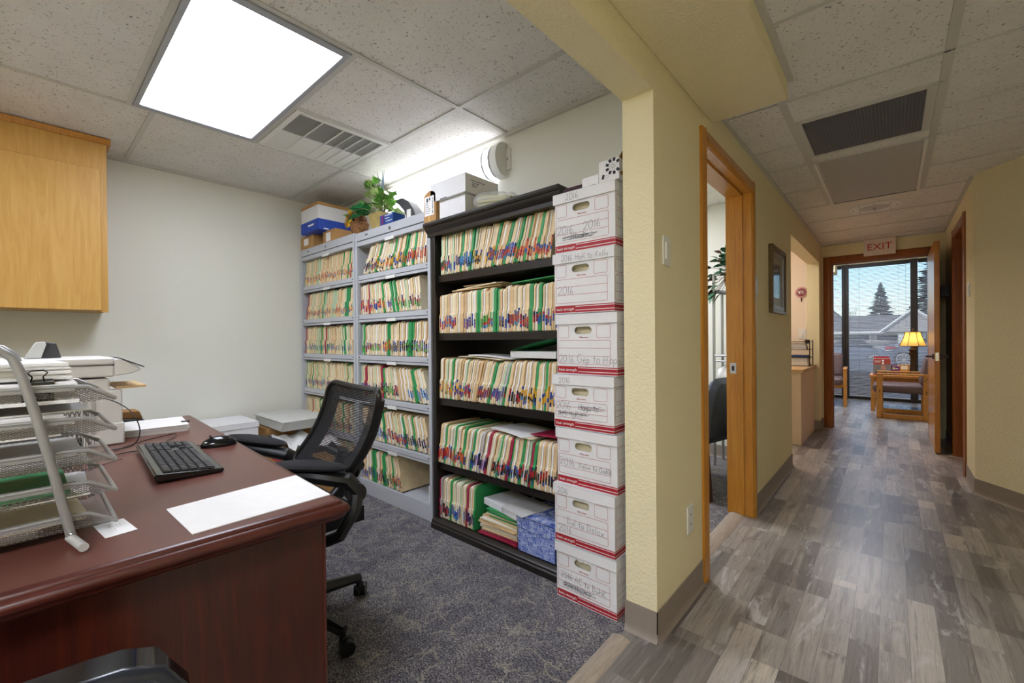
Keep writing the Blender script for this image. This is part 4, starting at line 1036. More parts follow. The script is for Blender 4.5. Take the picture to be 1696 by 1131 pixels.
# ---------------------------------------------------------------- desk
DA = math.radians(-2.5); DC = Vector((-1.0,.535,0))
t = thing('desk','dark mahogany desk with moulded top edge in the foreground','desk',(DC.x,DC.y,0),DA)
L_,D_ = 1.86,.80
def rnd_rect(x0,x1,y0,y1,r,n=3):
    out=[]
    for cx,cy,a0 in ((x1-r,y1-r,0),(x0+r,y1-r,90),(x0+r,y0+r,180),(x1-r,y0+r,270)):
        for i in range(n+1): a=math.radians(a0+90*i/n); out.append((cx+r*math.cos(a),cy+r*math.sin(a)))
    return out
top = MB(); edge = MB()
prof=[(.028,.75),(.020,.7495),(.014,.746),(.013,.742),(.010,.741),(.004,.738),(0,.731),(.001,.724),(.006,.7185),(.008,.717),(.0085,.713),(.013,.708),(.02,.7045),(.02,.703)]
rings=[[(x,y,z) for x,y in rnd_rect(-L_+i,-i,-D_+i,-i,.010)] for i,z in prof]
n=len(rings[0]); vs=[p for r in rings for p in r]
edge.add(vs,[(k*n+j,k*n+(j+1)%n,(k-1)*n+(j+1)%n,(k-1)*n+j) for k in range(1,len(rings)) for j in range(n)])
edge.add(rings[-1],[tuple(range(n-1,-1,-1))])
top.add(rings[0],[tuple(range(n))])
tp = obj('desk_top', edge, M['mahogany_edge'], t, 0, True, 50); obj('top_surface', top, M['mahogany_top'], tp, 0, True)
obj('end_panel', MB().box(-.085,-.06,-D_+.045,-.045,.0,.703), M['mahogany'], t, .002, True)
obj('end_panel', MB().box(-L_+.06,-L_+.085,-D_+.045,-.045,.0,.703), M['mahogany'], t, .002, True)
obj('edge_strip', MB().box(-.0875,-.0565,-.047,-.041,0,.703), M['mahogany_edge'], t, .001, True)
obj('modesty_panel', MB().box(-L_+.085,-.085,-D_+.10,-D_+.12,.12,.703), M['mahogany'], t, 0, True)
# ---------------------------------------------------------------- five-tier wire mesh letter tray
def wire():
    t_ = NT('wire_mesh'); v = t_.co((1,1,1), rot=(.0,.0,.0))
    w1 = t_.n('ShaderNodeTexWave', wave_type='BANDS', bands_direction='DIAGONAL'); m1=t_.n('ShaderNodeMapping'); t_.l(v,m1.inputs[0]); t_.l(m1.outputs[0],w1.inputs[0]); w1.inputs['Scale'].default_value=80
    m2=t_.n('ShaderNodeMapping'); m2.inputs['Scale'].default_value=(-1,1,-1); t_.l(v,m2.inputs[0]); w2 = t_.n('ShaderNodeTexWave', wave_type='BANDS', bands_direction='DIAGONAL'); t_.l(m2.outputs[0],w2.inputs[0]); w2.inputs['Scale'].default_value=80
    mx = t_.math('MAXIMUM', w1.outputs['Fac'], w2.outputs['Fac']); hole = t_.math('LESS_THAN', mx, .74)
    tr = t_.n('ShaderNodeBsdfTransparent'); ms = t_.n('ShaderNodeMixShader'); t_.l(hole, ms.inputs[0]); t_.l(t_.p.outputs[0], ms.inputs[1]); t_.l(tr.outputs[0], ms.inputs[2]); t_.l(ms.outputs[0], t_.out.inputs[0])
    t_.col('#a2a2a0'); return t_.set(.35,.4,.5)
M['wire'] = wire()
t = thing('letter_tray','five-tier silver wire mesh letter tray full of papers on the desk','letter tray',(-1.345,-.05,.753))
X0,X1,YF,YB = -1.475,-1.215,.128,-.215
TZ = (.772,.835,.899,.963,1.027)
for z in TZ:
    m = MB(); zr=z+.026
    pts=[(X1,YF,z),(X1,.088,zr),(X1,.06,zr+.002),(X1,YB,zr+.002),(X0,YB,zr+.002),(X0,.06,zr+.002),(X0,.088,zr),(X0,YF,z)]
    m.tube(pts,.0042,8,closed=True)
    for x in (X1,X0): m.box(x-.003,x+.003,YB,.07,zr-.006,zr+.006)
    tr = obj('tray_rim', m, M['silver_paint'], t)
    w = MB(); lo=z-.006
    w.add([(X0+.02,YB+.01,lo),(X1-.02,YB+.01,lo),(X1-.02,.10,lo),(X0+.02,.10,lo)],[(0,1,2,3)])
    w.add([(X1-.02,YB+.01,lo),(X1-.02,.10,lo),(X1,YF,z),(X1,.088,zr),(X1,YB,zr)],[(0,1,2,3,4)])
    w.add([(X0+.02,YB+.01,lo),(X0+.02,.10,lo),(X0,YF,z),(X0,.088,zr),(X0,YB,zr)],[(4,3,2,1,0)])
    w.add([(X0+.02,.10,lo),(X1-.02,.10,lo),(X1,YF,z),(X0,YF,z)],[(0,1,2,3)]); w.add([(X0+.02,YB+.01,lo),(X1-.02,YB+.01,lo),(X1,YB,zr),(X0,YB,zr)],[(3,2,1,0)])
    obj('mesh_tray', w, M['wire'], tr)
for x, s_ in ((-1.197,1),(-1.493,-1)):
    m = MB(); front=[(.062,.762),(.058,.785),(.04,.888),(.018,1.005),(.0,1.085),(-.010,1.115),(-.028,1.131),(-.06,1.135)]
    back=[(-.12,1.132),(-.15,1.118),(-.165,1.09),(-.18,1.0),(-.205,.888),(-.222,.785),(-.226,.762)]
    m.tube([(x,y,z) for y,z in front+back],.0075,12)
    lg = obj('leg', m, M['silver_paint'], t)
    for y in (.062,-.226): obj('foot', MB().tube([(x-s_*.004,y-.002,.764),(x+s_*.03,y+.006,.7605),(x+s_*.066,y+.012,.7605)],.0078,12), M['gray_plastic'], lg)
    m = MB(); m.ball((x+s_*.008,.062,.7745),.006,6,0,(1,1,.5)); obj('screw', m, M['chrome'], lg)
# papers in the trays
def sheet(name,x0,x1,y0,y1,z,t_,mat,label,cat='papers',rz=0,seed=0,leaves=6):
    m=MB(); r=random.Random(seed)
    for i in range(leaves):
        a=[r.uniform(-.005,.005) for _ in range(4)]; zz=z+t_*i/leaves; X=Matrix.Translation(((x0+x1)/2,(y0+y1)/2,0))@Matrix.Rotation(rz+r.uniform(-.012,.012),4,'Z')@Matrix.Translation((-(x0+x1)/2,-(y0+y1)/2,0))
        m.box(x0+a[0],x1+a[1],y0+a[2],y1+a[3],zz,zz+t_/leaves*.9,0,X)
    return tag(obj(name,m,M[mat]),label,cat)
sheet('paper_stack',-1.45,-1.24,-.20,.02,.7675,.012,'paper_gray','gray and white papers in the bottom tray of the letter tray','papers',.02,1)
sheet('paper_stack',-1.445,-1.243,-.20,.085,.7805,.004,'manila3','cream sheets on top of the papers in the bottom tray','papers',.05,2,2)
sheet('paper_stack',-1.45,-1.238,-.20,.092,.8305,.008,'paper','white papers under the green folder in the fourth tray from the top','papers',-.03,4,3)
sheet('file_folder',-1.453,-1.240,-.205,.062,.840,.008,'folder_green','green file folder in the fourth tray from the top','file folder',.0,3,2)
sheet('paper_stack',-1.45,-1.238,-.20,.085,.8945,.026,'paper_gray','loose gray papers in the middle tray of the letter tray','papers',.03,5,6)
sheet('paper_stack',-1.45,-1.236,-.20,.055,.9585,.042,'paper','thick paper stack in the second tray from the top','papers',.0,6,10)
sheet('paper_stack',-1.45,-1.24,-.20,.095,1.0015,.003,'paper','loose white sheets over the thick stack in the second tray from the top','papers',.08,7,2)
sheet('paper_stack',-1.45,-1.232,-.20,.076,1.0225,.042,'paper','lower white paper stack held by binder clip in the top tray','papers',.0,8,12)
sheet('paper_stack',-1.46,-1.25,-.20,.062,1.068,.034,'paper','upper fanned white paper stack in the top tray','papers',.06,9,11)
t = thing('binder_clip','black binder clip gripping the paper stack in the top tray','binder clip',(-1.235,.022,1.03))
m=MB(); m.prism([(-1.228,1.030),(-1.226,1.045),(-1.228,1.066),(-1.262,1.070),(-1.262,1.0675),(-1.231,1.064),(-1.229,1.045),(-1.231,1.032),(-1.262,1.0285),(-1.262,1.026)],.0,.043,'y'); obj('body',m,M['black_gloss'],t)
for sgn,z in ((1,1.067),(-1,1.034)):
    m=MB(); m.tube([(-1.230,.012,z),(-1.222,.014,z+.010 if sgn>0 else z+.002),(-1.216,.008,z+.018 if sgn>0 else z+.008),(-1.215,.013,z+.022 if sgn>0 else z+.011),(-1.215,.028,z+.023 if sgn>0 else z+.011),(-1.216,.034,z+.018 if sgn>0 else z+.008),(-1.222,.028,z+.010 if sgn>0 else z+.002),(-1.230,.030,z)],.0012,6)
    obj('wire_handle',m,M['chrome'] if sgn<0 else M['dark_metal'],t)
# ---------------------------------------------------------------- printer
t = thing('printer','white multifunction laser printer with ribbed side on the desk','printer',(-2.45,.05,.751))
x0,x1,y0,y1=-2.66,-2.25,-.16,.225
m=MB(); m.box(x0,x1,y0,y1,.751,1.005); m.box(x1-.05,x1+.002,y1-.03,y1+.035,.751,.96); m.box(x1-.05,x1+.004,y1-.032,y1+.04,.751,.835)
obj('body',m,M['white_plastic'],t,.006)
m=MB(); m.box(x0,x1+.01,y0-.02,y1+.012,1.012,1.055); m.box(x0,x1+.014,y0-.02,y1+.012,1.058,1.085); obj('scanner_lid',m,M['white_plastic'],t,.006)
m=MB(); m.prism([(y1+.012,1.015),(y1+.012,1.078),(y1+.03,1.080),(y1+.085,1.045),(y1+.09,1.035),(y1+.06,1.02)],x0+.01,x1+.012,'x'); obj('control_panel',m,M['white_plastic'],t,.003)
m=MB(); m.prism([(y1+.03,1.0815),(y1+.026,1.085),(y1+.10,1.047),(y1+.10,1.043)],x0+.1,x1+.016,'x'); obj('touch_screen',m,M['black_gloss'],t,.001)
m=MB()
for i in range(15):
    y=y0+.03+i*.0215
    if y<y1-.04: m.box(x1-.002,x1+.006,y,y+.012,.80,.925)
obj('vent_ribs',m,M['gray_plastic'],t,.002)
m=MB()
for i in range(12): y=y0+.03+i*.024; m.box(x1-.001,x1+.0015,y,y+.012,.762,.792)
m.box(x1-.001,x1+.0015,.06,.115,.94,1.0)
obj('vent_slots',m,M['black_plastic'],t)
m=MB(); m.box(x1+.001,x1+.008,.115,.14,.90,1.005); obj('latch',m,M['satin'],t,.002)
m=MB(); m.box(x1-.3,x1-.02,y1+.02,y1+.11,.962,.972); obj('paper_output',m,M['manila2'],t)
t = thing('card_reader','black and gray wedge shaped desktop device on top of the printer','device',(-2.4,.06,1.0865))
m=MB(); m.prism([(.012,1.0865),(.104,1.0865),(.09,1.142),(.06,1.146),(.036,1.142)],-2.46,-2.40,'x'); obj('body',m,plain('charcoal','#37373a',.4,var=.04),t,.003)
m=MB(); m.prism([(.006,1.0865),(.05,1.0865),(.064,1.138),(.06,1.149),(.036,1.146)],-2.40,-2.375,'x'); obj('side_cover',m,M['gray_plastic'],t,.003)
# ---------------------------------------------------------------- keyboard, mouse, cords
KC=Vector((-1.765,.335)); 
t = thing('keyboard','black computer keyboard on the mahogany desk','keyboard',(KC.x,KC.y,.751),-.06)
m=MB(); m.prism([(-.078,.004),(.078,.0),(.082,.006),(.080,.011),(-.078,.026),(-.083,.02)],-.25,.25,'x'); obj('case',m,M['black_gloss'],t,.002,True)
k_=MB(); 
def key(xa,xb,r):
    y0_=-.060+r*.0205; zt=.0265-(y0_+.078)*.096
    k_.add([(xa,y0_,zt),(xb,y0_,zt),(xb,y0_+.0185,zt-.0018),(xa,y0_+.0185,zt-.0018),(xa+.002,y0_+.002,zt+.0055),(xb-.002,y0_+.002,zt+.0055),(xb-.002,y0_+.0165,zt+.004),(xa+.002,y0_+.0165,zt+.004)],[(4,5,6,7),(0,1,5,4),(1,2,6,5),(2,3,7,6),(3,0,4,7)])
for r in range(6):
    # user sits on the +y side, so the rows run from the function keys at -y to the space bar
    if r<5:
        n_=15
        for i in range(n_):
            xa=.235-i*.0212-.019
            key(xa+.0015,xa+.0185,r)
    else:
        for xa,xb in ((.21,.235),(.185,.208),(.16,.183),(.035,.158),(.01,.033),(-.015,.008),(-.04,-.017),(-.08,-.042)): key(xa,xb,r)
    for c in range(3):
        if r not in (3,) or True:
            if r==4 and c!=1: continue
            if r==3: continue
            xa=-.098-c*.0205-.0; key(xa-.018,xa,r)
    for c in range(4):
        xa=-.168-c*.0195; key(xa-.0175,xa,r)
obj('keys',k_,M['black_key'],t,0,True)
t = tag(obj('mouse', MB().ball((0,0,0),1,14,0,(.058,.034,.032),Matrix.Translation((-1.905,.49,.756))@Matrix.Rotation(1.45,4,'Z')), M['black_gloss']), 'black wireless-style computer mouse on the desk edge','mouse')
for v in t.data.vertices:
    if v.co.z < .012: v.co.z = max(v.co.z,.003)
t['label']='black corded computer mouse near the rear desk edge'
m=MB(); m.cyl((-1.913,.462,.786),(-1.912,.468,.789),.006,n=10); obj('scroll_wheel',m,M['black_plastic'],t)
def cord(pts,label,r=.0018,mat='black_plastic'):
    # smooth through points
    P=[Vector(p) for p in pts]; out=[]
    for i in range(len(P)-1):
        p0=P[max(0,i-1)];p1=P[i];p2=P[i+1];p3=P[min(len(P)-1,i+2)]
        for k in range(8):
            u=k/8; out.append(.5*((2*p1)+(p2-p0)*u+(2*p0-5*p1+4*p2-p3)*u*u+(3*p1-p0-3*p2+p3)*u**3))
    out.append(P[-1]); return tag(obj('cord',MB().tube(out,r,6),M[mat]),label,'cord')
cord([(-1.925,.44,.757),(-2.02,.40,.754),(-2.12,.37,.754),(-2.20,.41,.754),(-2.28,.43,.754),(-2.26,.37,.754),(-2.2,.30,.754),(-2.1,.22,.754)],'black mouse cord winding across the desk behind the keyboard')
cord([(-2.24,.14,.935),(-2.14,.20,.94),(-2.05,.255,.90),(-2.03,.28,.83),(-2.08,.27,.77),(-2.12,.22,.754),(-2.1,.1,.754)],'thin black cord hanging in a loop from the printer side')
cord([(-2.01,.28,.757),(-2.03,.24,.754),(-1.98,.16,.754),(-1.9,.05,.754)],'black keyboard cord leaving the left end of the keyboard')
cord([(-1.93,.22,.754),(-1.85,.12,.754),(-1.8,.0,.754),(-1.8,-.1,.754)],'gray thin cord lying under the letter tray edge',.0014,'cord')
# papers on the desk
P_=[(-1.271,.22),(-1.066,.226),(-1.07,.514),(-1.301,.524)]
m=MB(); m.prism(P_,.7505,.7525,'z'); tag(obj('paper_pad',m,M['paper']),'large blank white sheet of card on the front corner of the desk','paper')
m=MB(); m.prism([(-1.279,.098),(-1.18,.108),(-1.186,.158),(-1.284,.147)],.7505,.7511,'z'); t=tag(obj('business_card',m,M['paper']),'small white printed card on the desk beside the letter tray','card')
m=MB(); 
for i,(a,b,c) in enumerate(((.25,.45,.72),(.3,.6,.60),(.5,.8,.5),(.2,.4,.35))):
    m.box(-1.279+.09*a,-1.279+.09*b,.104+.045*c,.1055+.045*c,.7511,.75125)
obj('print',m,M['paper_gray'],t); 
sheet('paper_stack',-2.62,-2.345,.285,.50,.7505,.030,'paper','thick stack of white papers with black clip on the desk','papers',-.1,31,11)
m=MB(); m.prism([(.478,.778),(.507,.778),(.507,.784),(.478,.784)],-2.43,-2.41,'x'); tag(obj('paper_clip',m,M['black_plastic']),'small black bulldog clip on the thick paper stack','clip')
t = thing('calculator','brown and black desk calculator behind the printer','calculator',(-2.76,.33,.751))
m=MB(); m.prism([(.25,.751),(.385,.751),(.395,.765),(.385,.775),(.25,.79)],-2.83,-2.69,'x'); obj('body',m,M['black_plastic'],t,.003)
m=MB(); m.prism([(.255,.792),(.385,.777),(.372,.815),(.26,.822)],-2.82,-2.70,'x'); obj('cover',m,M['kraft_dark'],t,.003)
# ---------------------------------------------------------------- boxes on the floor by the left wall
banker(-3.80,.88,.001,.265,'white record box on the floor by the left wall, lower of two',0,.40,.30,group='white record boxes by the left wall')
banker(-3.80,.88,.267,.275,'white record box by the left wall, upper one with dusty lid, beside the desk',0,.40,.30,group='white record boxes by the left wall')
t = thing('cardboard_box','open brown cardboard box on the floor between chair and left wall','box',(-3.3,1.4,0.001))
m=MB(); a,b,c,d=-3.62,-3.02,1.22,1.58; k=.004
m.box(a,b,c,c+k,.001,.36); m.box(a,b,d-k,d,.001,.36); m.box(a,a+k,c,d,.001,.36); m.box(b-k,b,c,d,.001,.36); m.box(a,b,c,d,.001,.005)
obj('body',m,M['kraft'],t); obj('label',MB().box(-3.45,-3.25,1.2185,1.2199,.27,.33),M['red_print'],t)
rows=[]; rr=random.Random(8)
for i in range(13): rows.append([(a+.02+(b-a-.04)*i/12, c+.02+(d-c-.04)*j/8, .36+.06*math.sin(i*1.1+j)*math.cos(j*1.3)*.6+rr.uniform(0,.03)+.03) for j in range(9)])
tag(obj('packing_wrap',MB().grid(rows),M['paper_gray'],ang=80),'crumpled gray-white plastic wrapping in the open cardboard box','wrapping')
t = thing('storage_bin','translucent gray plastic bin with handle on the clutter beside the left wall','bin',(-3.62,1.42,.466))
m=MB(); m.prism([(-3.93,.466),(-3.40,.466),(-3.36,.545),(-3.39,.56),(-3.90,.562),(-3.95,.545)],1.27,1.60,'y'); obj('body',m,M['bin_plastic'],t,.012)
obj('rim',MB().box(-3.955,-3.35,1.262,1.608,.538,.548),M['bin_plastic'],t,.003)
tag(obj('cardboard_box',MB().box(-3.98,-3.66,1.26,1.60,.001,.462),M['kraft'],None,.003),'closed brown cardboard box standing under the translucent gray bin','box')
# ---------------------------------------------------------------- mesh back office chair
CX,CY=-1.80,.68
t = thing('office_chair','black mesh-back swivel office chair behind the desk','chair',(CX,CY,0))
m=MB()
for i in range(5):
    a=math.radians(88-72*i); e=Vector((CX+.31*math.cos(a),CY+.31*math.sin(a),.085)); m.tube([(CX,CY,.11),((CX+e.x)/2,(CY+e.y)/2,.105),tuple(e)],[.034,.026,.019],10)
m.cyl((CX,CY,.07),(CX,CY,.15),.04); bs=obj('base',m,M['black_plastic'],t)
for i in range(5):
    a=math.radians(88-72*i); ex,ey=CX+.31*math.cos(a),CY+.31*math.sin(a); w=MB(); q=Vector((math.cos(a+.9),math.sin(a+.9),0)); s_=Vector((-q.y,q.x,0))
    for k in (-1,1):
        c0=Vector((ex,ey,.028))+s_*(k*.014)+q*.012; w.cyl(tuple(c0-s_*.011),tuple(c0+s_*.011),.0275,n=20)
    w.cyl((ex,ey,.03),(ex,ey,.09),.009); w.box(ex-.012,ex+.012,ey-.012,ey+.012,.045,.066)
    obj('caster',w,M['black_plastic'],bs,.002)
m=MB(); m.cyl((CX,CY,.15),(CX,CY,.28),.027); m.cyl((CX,CY,.28),(CX,CY,.40),.018); obj('gas_lift',m,M['black_plastic'],t)
m=MB(); m.box(CX-.13,CX+.13,CY-.14,CY+.16,.39,.43); obj('mechanism',m,M['black_plastic'],t,.01)
rows=[]
for i in range(13):
    u=i/12; y=CY-.30+.50*u; rows.append([(CX+.25*s*(1-.12*(1-u)**3), y, .485-.03*(1-u)**4*2+.012*abs(s)**3) for s in [j/6-1 for j in range(13)]])
m=MB(); lo=[[(x,y,z-.055) for x,y,z in r] for r in rows]; m.grid([r[::-1] for r in rows]); m.grid(lo); m.grid([rows[0],lo[0]]); m.grid([lo[-1],rows[-1]]); m.grid([[r[0] for r in rows],[r[0] for r in lo]][::-1]); m.grid([[r[-1] for r in rows],[r[-1] for r in lo]])
obj('seat',m,M['black_fabric'],t,.01)
# back surface patch: u across, v up; corners taken from the reclined back
BL,BR,TL,TR = Vector((-1.985,.775,.615)),Vector((-1.553,.80,.632)),Vector((-1.870,.925,.955)),Vector((-1.405,.885,.950))
def bp(u,v,off=0):
    p=(BL*(1-u)+BR*u)*(1-v)+(TL*(1-u)+TR*u)*v
    nrm=Vector((0,.86,-.45)); 
    p=p+nrm*(-.045*math.sin(PI*v)*-.6 + .03*(1-(2*u-1)**2) - .028*v*v + off); return p
def outline(u,v):  # rounded corners, slightly waisted
    return u,v
R_=.11; path=[]
for cu,cv,a0 in ((1-R_,1-R_,0),(R_,1-R_,90),(R_,R_,180),(1-R_,R_,270)):
    for i in range(7): a=math.radians(a0+15*i); path.append((cu+R_*math.cos(a),cv+R_*math.sin(a)))
dense=[]
for i in range(len(path)):
    a=path[i]; b=path[(i+1)%len(path)]; n_=max(1,int(math.hypot(b[0]-a[0],b[1]-a[1])/.06))
    for k in range(n_): dense.append((a[0]+(b[0]-a[0])*k/n_,a[1]+(b[1]-a[1])*k/n_))
m=MB(); m.tube([bp(u,v,.004) for u,v in dense],.0115,10,closed=True); m.tube([bp(1.005,v,.018) for v in [i/10*.86+.05 for i in range(11)]],.012,8); m.tube([bp(-.005,v,.018) for v in [i/10*.86+.05 for i in range(11)]],.012,8)
fr=obj('back_frame',m,M['black_plastic'],t)
m=MB(); NS=58
for i in range(NS):
    v=.012+.976*i/(NS-1); inset=0
    for vc in (R_,1-R_):
        if (v<R_ and vc==R_) or (v>1-R_ and vc!=R_): inset=R_-math.sqrt(max(0,R_*R_-(v-vc)**2))
    hv=.0052
    us=[inset+(1-2*inset)*j/14 for j in range(15)]
    m.grid([[bp(u,v-hv) for u in us],[bp(u,v+hv) for u in us]])
m2=MB()
for i in range(NS-1):
    v=.012+.976*(i+.5)/(NS-1); hv=.0038
    for ua,ub in ((.02,.20),(.80,.98)): 
        us=[ua+(ub-ua)*j/4 for j in range(5)]; m2.grid([[bp(u,v-hv,.003) for u in us],[bp(u,v+hv,.003) for u in us]])
    if v<.12 or v>.86:
        us=[.2+.6*j/8 for j in range(9)]; m2.grid([[bp(u,v-hv,.003) for u in us],[bp(u,v+hv,.003) for u in us]])
m.v and m.add(m2.v,m2.f)
obj('mesh_back',m,M['black_fabric'],t)
m=MB(); 
m.tube([bp(.5,.30,.03),bp(.5,.12,.055),(CX+.02,CY+.24,.52),(CX,CY+.15,.42),(CX,CY+.02,.41)],[.02,.026,.03,.03,.03],10); m.tube([bp(.25,.26,.02),bp(.5,.22,.05),bp(.75,.26,.02)],.014,8)
obj('back_support',m,M['black_plastic'],t)
def pad(p,q,z0,z1,hw):
    rows=[]; p=Vector(p); q=Vector(q); s_=(q-p).normalized().cross(Vector((0,0,1)))
    m=MB()
    for i in range(13):
        u=i/12; r=max(.06,math.sin(PI*min(1,max(0,u)))**.35); c=p+(q-p)*u; c.z=z0+(z1-z0)*u
        rows.append([c+s_*(hw*r*math.cos(a))+Vector((0,0,.019*r*math.sin(a)+.006*math.sin(PI*u))) for a in [2*PI*k/14 for k in range(15)]])
    return m.grid(rows)
for nm,p,q,z0,z1,piv in (('r',(-1.505,.79,0),(-1.70,.575,0),.672,.690,(-1.50,.82,.580)),('l',(-2.085,.80,0),(-2.33,.62,0),.668,.700,(-2.10,.86,.575))):
    ap=obj('arm_pad',pad(p,q,z0,z1,.045),M['black_fabric'],t)
    m=MB(); mid=(Vector(p)*.55+Vector(q)*.45)
    m.tube([(q[0]*.8+p[0]*.2,q[1]*.8+p[1]*.2,z1-.03),(mid.x,mid.y,z0-.022),(p[0],p[1],z0-.045),piv],[.018,.026,.030,.032],10,flat=1.0)
    d=1 if nm=='r' else -1
    m.cyl((piv[0]-.02,piv[1],piv[2]),(piv[0]+.022*d+.0,piv[1]-.01,piv[2]),.036,n=20)
    sx=-.22*d
    m.tube([piv,(piv[0]+.02*d,piv[1]-.02,.52),(piv[0]+.01*d,piv[1]-.07,.44),(piv[0]-.07*d,piv[1]-.13,.40),(CX+.12*d,CY,.41)],[.030,.024,.022,.02,.02],10)
    obj('arm_support',m,M['black_plastic'],ap)
m=MB(); m.cyl((-1.60,.875,.655),(-1.56,.865,.655),.022,n=18); m.tube([(-1.575,.865,.70),(-1.56,.87,.66),(-1.57,.86,.62),(-1.59,.84,.60)],.012,8); obj('tilt_knob',m,M['black_plastic'],t)
# ---------------------------------------------------------------- glossy visitor chair in the near corner
t = thing('visitor_chair','shiny black padded chair back in the lower left corner, before the desk','chair',(-.648,-.08,0),-.138)
m=MB()
def shell(sc,off,zt):
    rows=[]
    for i in range(11):
        v=i/10; z=.44+(zt-.44)*v; rows.append([( -off+.02*v, (u-.5)*.42*sc, z-(.17*abs(2*u-1)**10 if v>.5 else 0)*(v-.5)*2*.35) for u in [k/14 for k in range(15)]])
    return rows
a=shell(1,.0,.792); b=shell(1,.055,.792)
m.grid(a); m.grid([r[::-1] for r in b]); m.grid([a[-1],b[-1]][::-1]); m.grid([a[0],b[0]]); m.grid([[r[0] for r in a],[r[0] for r in b]]); m.grid([[r[-1] for r in b],[r[-1] for r in a]])
bk_=obj('backrest',m,M['black_gloss'],t,.012,True,60)
rows=[[(x+.006,y*.80,.46+(z-.44)*.86) for x,y,z in r] for r in a]; obj('back_panel',MB().grid(rows),M['black_gloss'],bk_,0,True,60)
edge_=[Vector(p)+Vector((.002,0,.0)) for p in [r[0] for r in a]]+[Vector(p) for p in a[-1]]+[Vector(p) for p in [r[-1] for r in a][::-1]]
obj('edge_welt',MB().tube(edge_,.009,8),plain('navy_gloss','#20242c',.2,var=0),bk_,0,True,60)
m=MB(); m.box(-.33,-.04,-.22,.22,.40,.46); obj('seat',m,M['black_gloss'],t,.02,True)
for x,y in ((-.30,-.19),(-.30,.19),(-.03,-.19),(-.03,.19)): obj('leg',MB().cyl((x,y,.40),(x+(.03 if x>-.1 else -.01),y*1.05,0),.013),M['dark_metal'],t,0,True)
# ---------------------------------------------------------------- corridor fittings
def plate(name,y,z,label,cat,x=XW,nx=1,h=.114,w=.07,rocker=True,axis='x'):
    t = thing(name,label,cat,(x,y,z))
    a,b=sorted((x,x+nx*.006)); obj('cover_plate',MB().box(a,b,y-w/2,y+w/2,z-h/2,z+h/2),M['white_plastic'],t,.002)
    if rocker=='outlet':
        m=MB()
        for dz in (-.02,.02):
            for dy in (-.006,.006): m.box(x+.005,x+.0068,y+dy-.001,y+dy+.001,z+dz-.004,z+dz+.004)
        obj('sockets',m,M['black_plastic'],t)
    else:
        a,b=sorted((x+nx*.005,x+nx*.010)); obj('rocker',MB().box(a,b,y-.016,y+.016,z-.033,z+.033),M['white_plastic'],t,.001)
    return t
plate('light_switch',1.673,1.48,'white light switch on the near yellow wall beside the record boxes','light switch')
plate('wall_outlet',1.914,.353,'white power outlet low on the yellow wall before the doorway','outlet',rocker='outlet',h=.118,w=.072)
plate('light_switch',3.165,1.478,'white light switch just beyond the first doorway, left corridor wall','light switch')
plate('light_switch',4.775,1.487,'white light switch on the right corridor wall by the side door','light switch',.445,-1)
t = thing('picture_frame','framed glazed picture in bronze frame on the left corridor wall','picture',(XW,3.81,1.31))
y0,y1,z0,z1=3.55,4.07,1.315,1.81
m=MB(); w_=.06
def fr(m,y0,y1,z0,z1,w_,x,d):
    m.box(x,x+d,y0,y0+w_,z0,z1); m.box(x,x+d,y1-w_,y1,z0,z1); m.box(x,x+d,y0+w_,y1-w_,z0,z0+w_); m.box(x,x+d,y0+w_,y1-w_,z1-w_,z1)
fr(m,y0,y1,z0,z1,.022,XW,.03); fr(m,y0+.018,y1-.018,z0+.018,z1-.018,.035,XW,.022)
obj('frame',m,M['gold_frame'],t,.004); m=MB(); fr(m,y0+.05,y1-.05,z0+.05,z1-.05,.07,XW+.002,.008); obj('mat',m,M['mat_board'],t)
obj('print',MB().box(XW+.002,XW+.006,y0+.11,y1-.11,z0+.11,z1-.11),M['mirror_pic'],t)
m=MB(); fr(m,y0+.048,y1-.048,z0+.048,z1-.048,.008,XW+.004,.016); obj('fillet',m,M['satin'],t)
obj('glass',MB().box(XW+.0115,XW+.013,y0+.05,y1-.05,z0+.05,z1-.05),M['glass'],t)
# corridor ceiling grille, panel, round speaker
t = thing('return_grille','large dark square-grid air return grille in the corridor ceiling','vent',(-.11,3.03,ZK-.008))
x0,x1,y0,y1=-.386,.164,2.755,3.325
m=MB(); m.box(x0,x1,y0,y0+.02,ZK-.008,ZK-.001); m.box(x0,x1,y1-.02,y1,ZK-.008,ZK-.001); m.box(x0,x0+.028,y0+.02,y1-.02,ZK-.008,ZK-.001); m.box(x1-.038,x1,y0+.02,y1-.02,ZK-.008,ZK-.001)
obj('frame',m,M['tbar'],t,.002)
obj('backing',MB().box(x0+.028,x1-.038,y0+.02,y1-.02,ZK-.0025,ZK-.001),M['black_plastic'],t)
m=MB(); nx_,ny_=34,36
for i in range(nx_+1): x=x0+.028+(x1-x0-.066)*i/nx_; m.box(x-.0012,x+.0012,y0+.02,y1-.02,ZK-.009,ZK-.003)
for i in range(ny_+1): y=y0+.02+(y1-y0-.04)*i/ny_; m.box(x0+.028,x1-.038,y-.0012,y+.0012,ZK-.009,ZK-.003)
obj('grille_bars',m,plain('grille_gray','#77757a',.5,var=.02),t)
t = thing('ceiling_light','unlit square diffuser panel in the corridor ceiling beyond the dark grille','ceiling light',(-.11,4.06,ZK-.006))
m=MB(); m.box(-.386,-.37,3.48,4.63,ZK-.01,ZK-.001); m.box(.148,.164,3.48,4.63,ZK-.01,ZK-.001)
obj('frame',m,M['white_plastic'],t); obj('diffuser',MB().box(-.36,.14,3.48,4.63,ZK-.004,ZK-.001),plain('unlit_diffuser','#b5b2ae',.5,var=.02),t)
t = thing('ceiling_speaker','round flush white fitting with screws in the corridor ceiling','ceiling fitting',(-.11,5.0,ZK-.02))
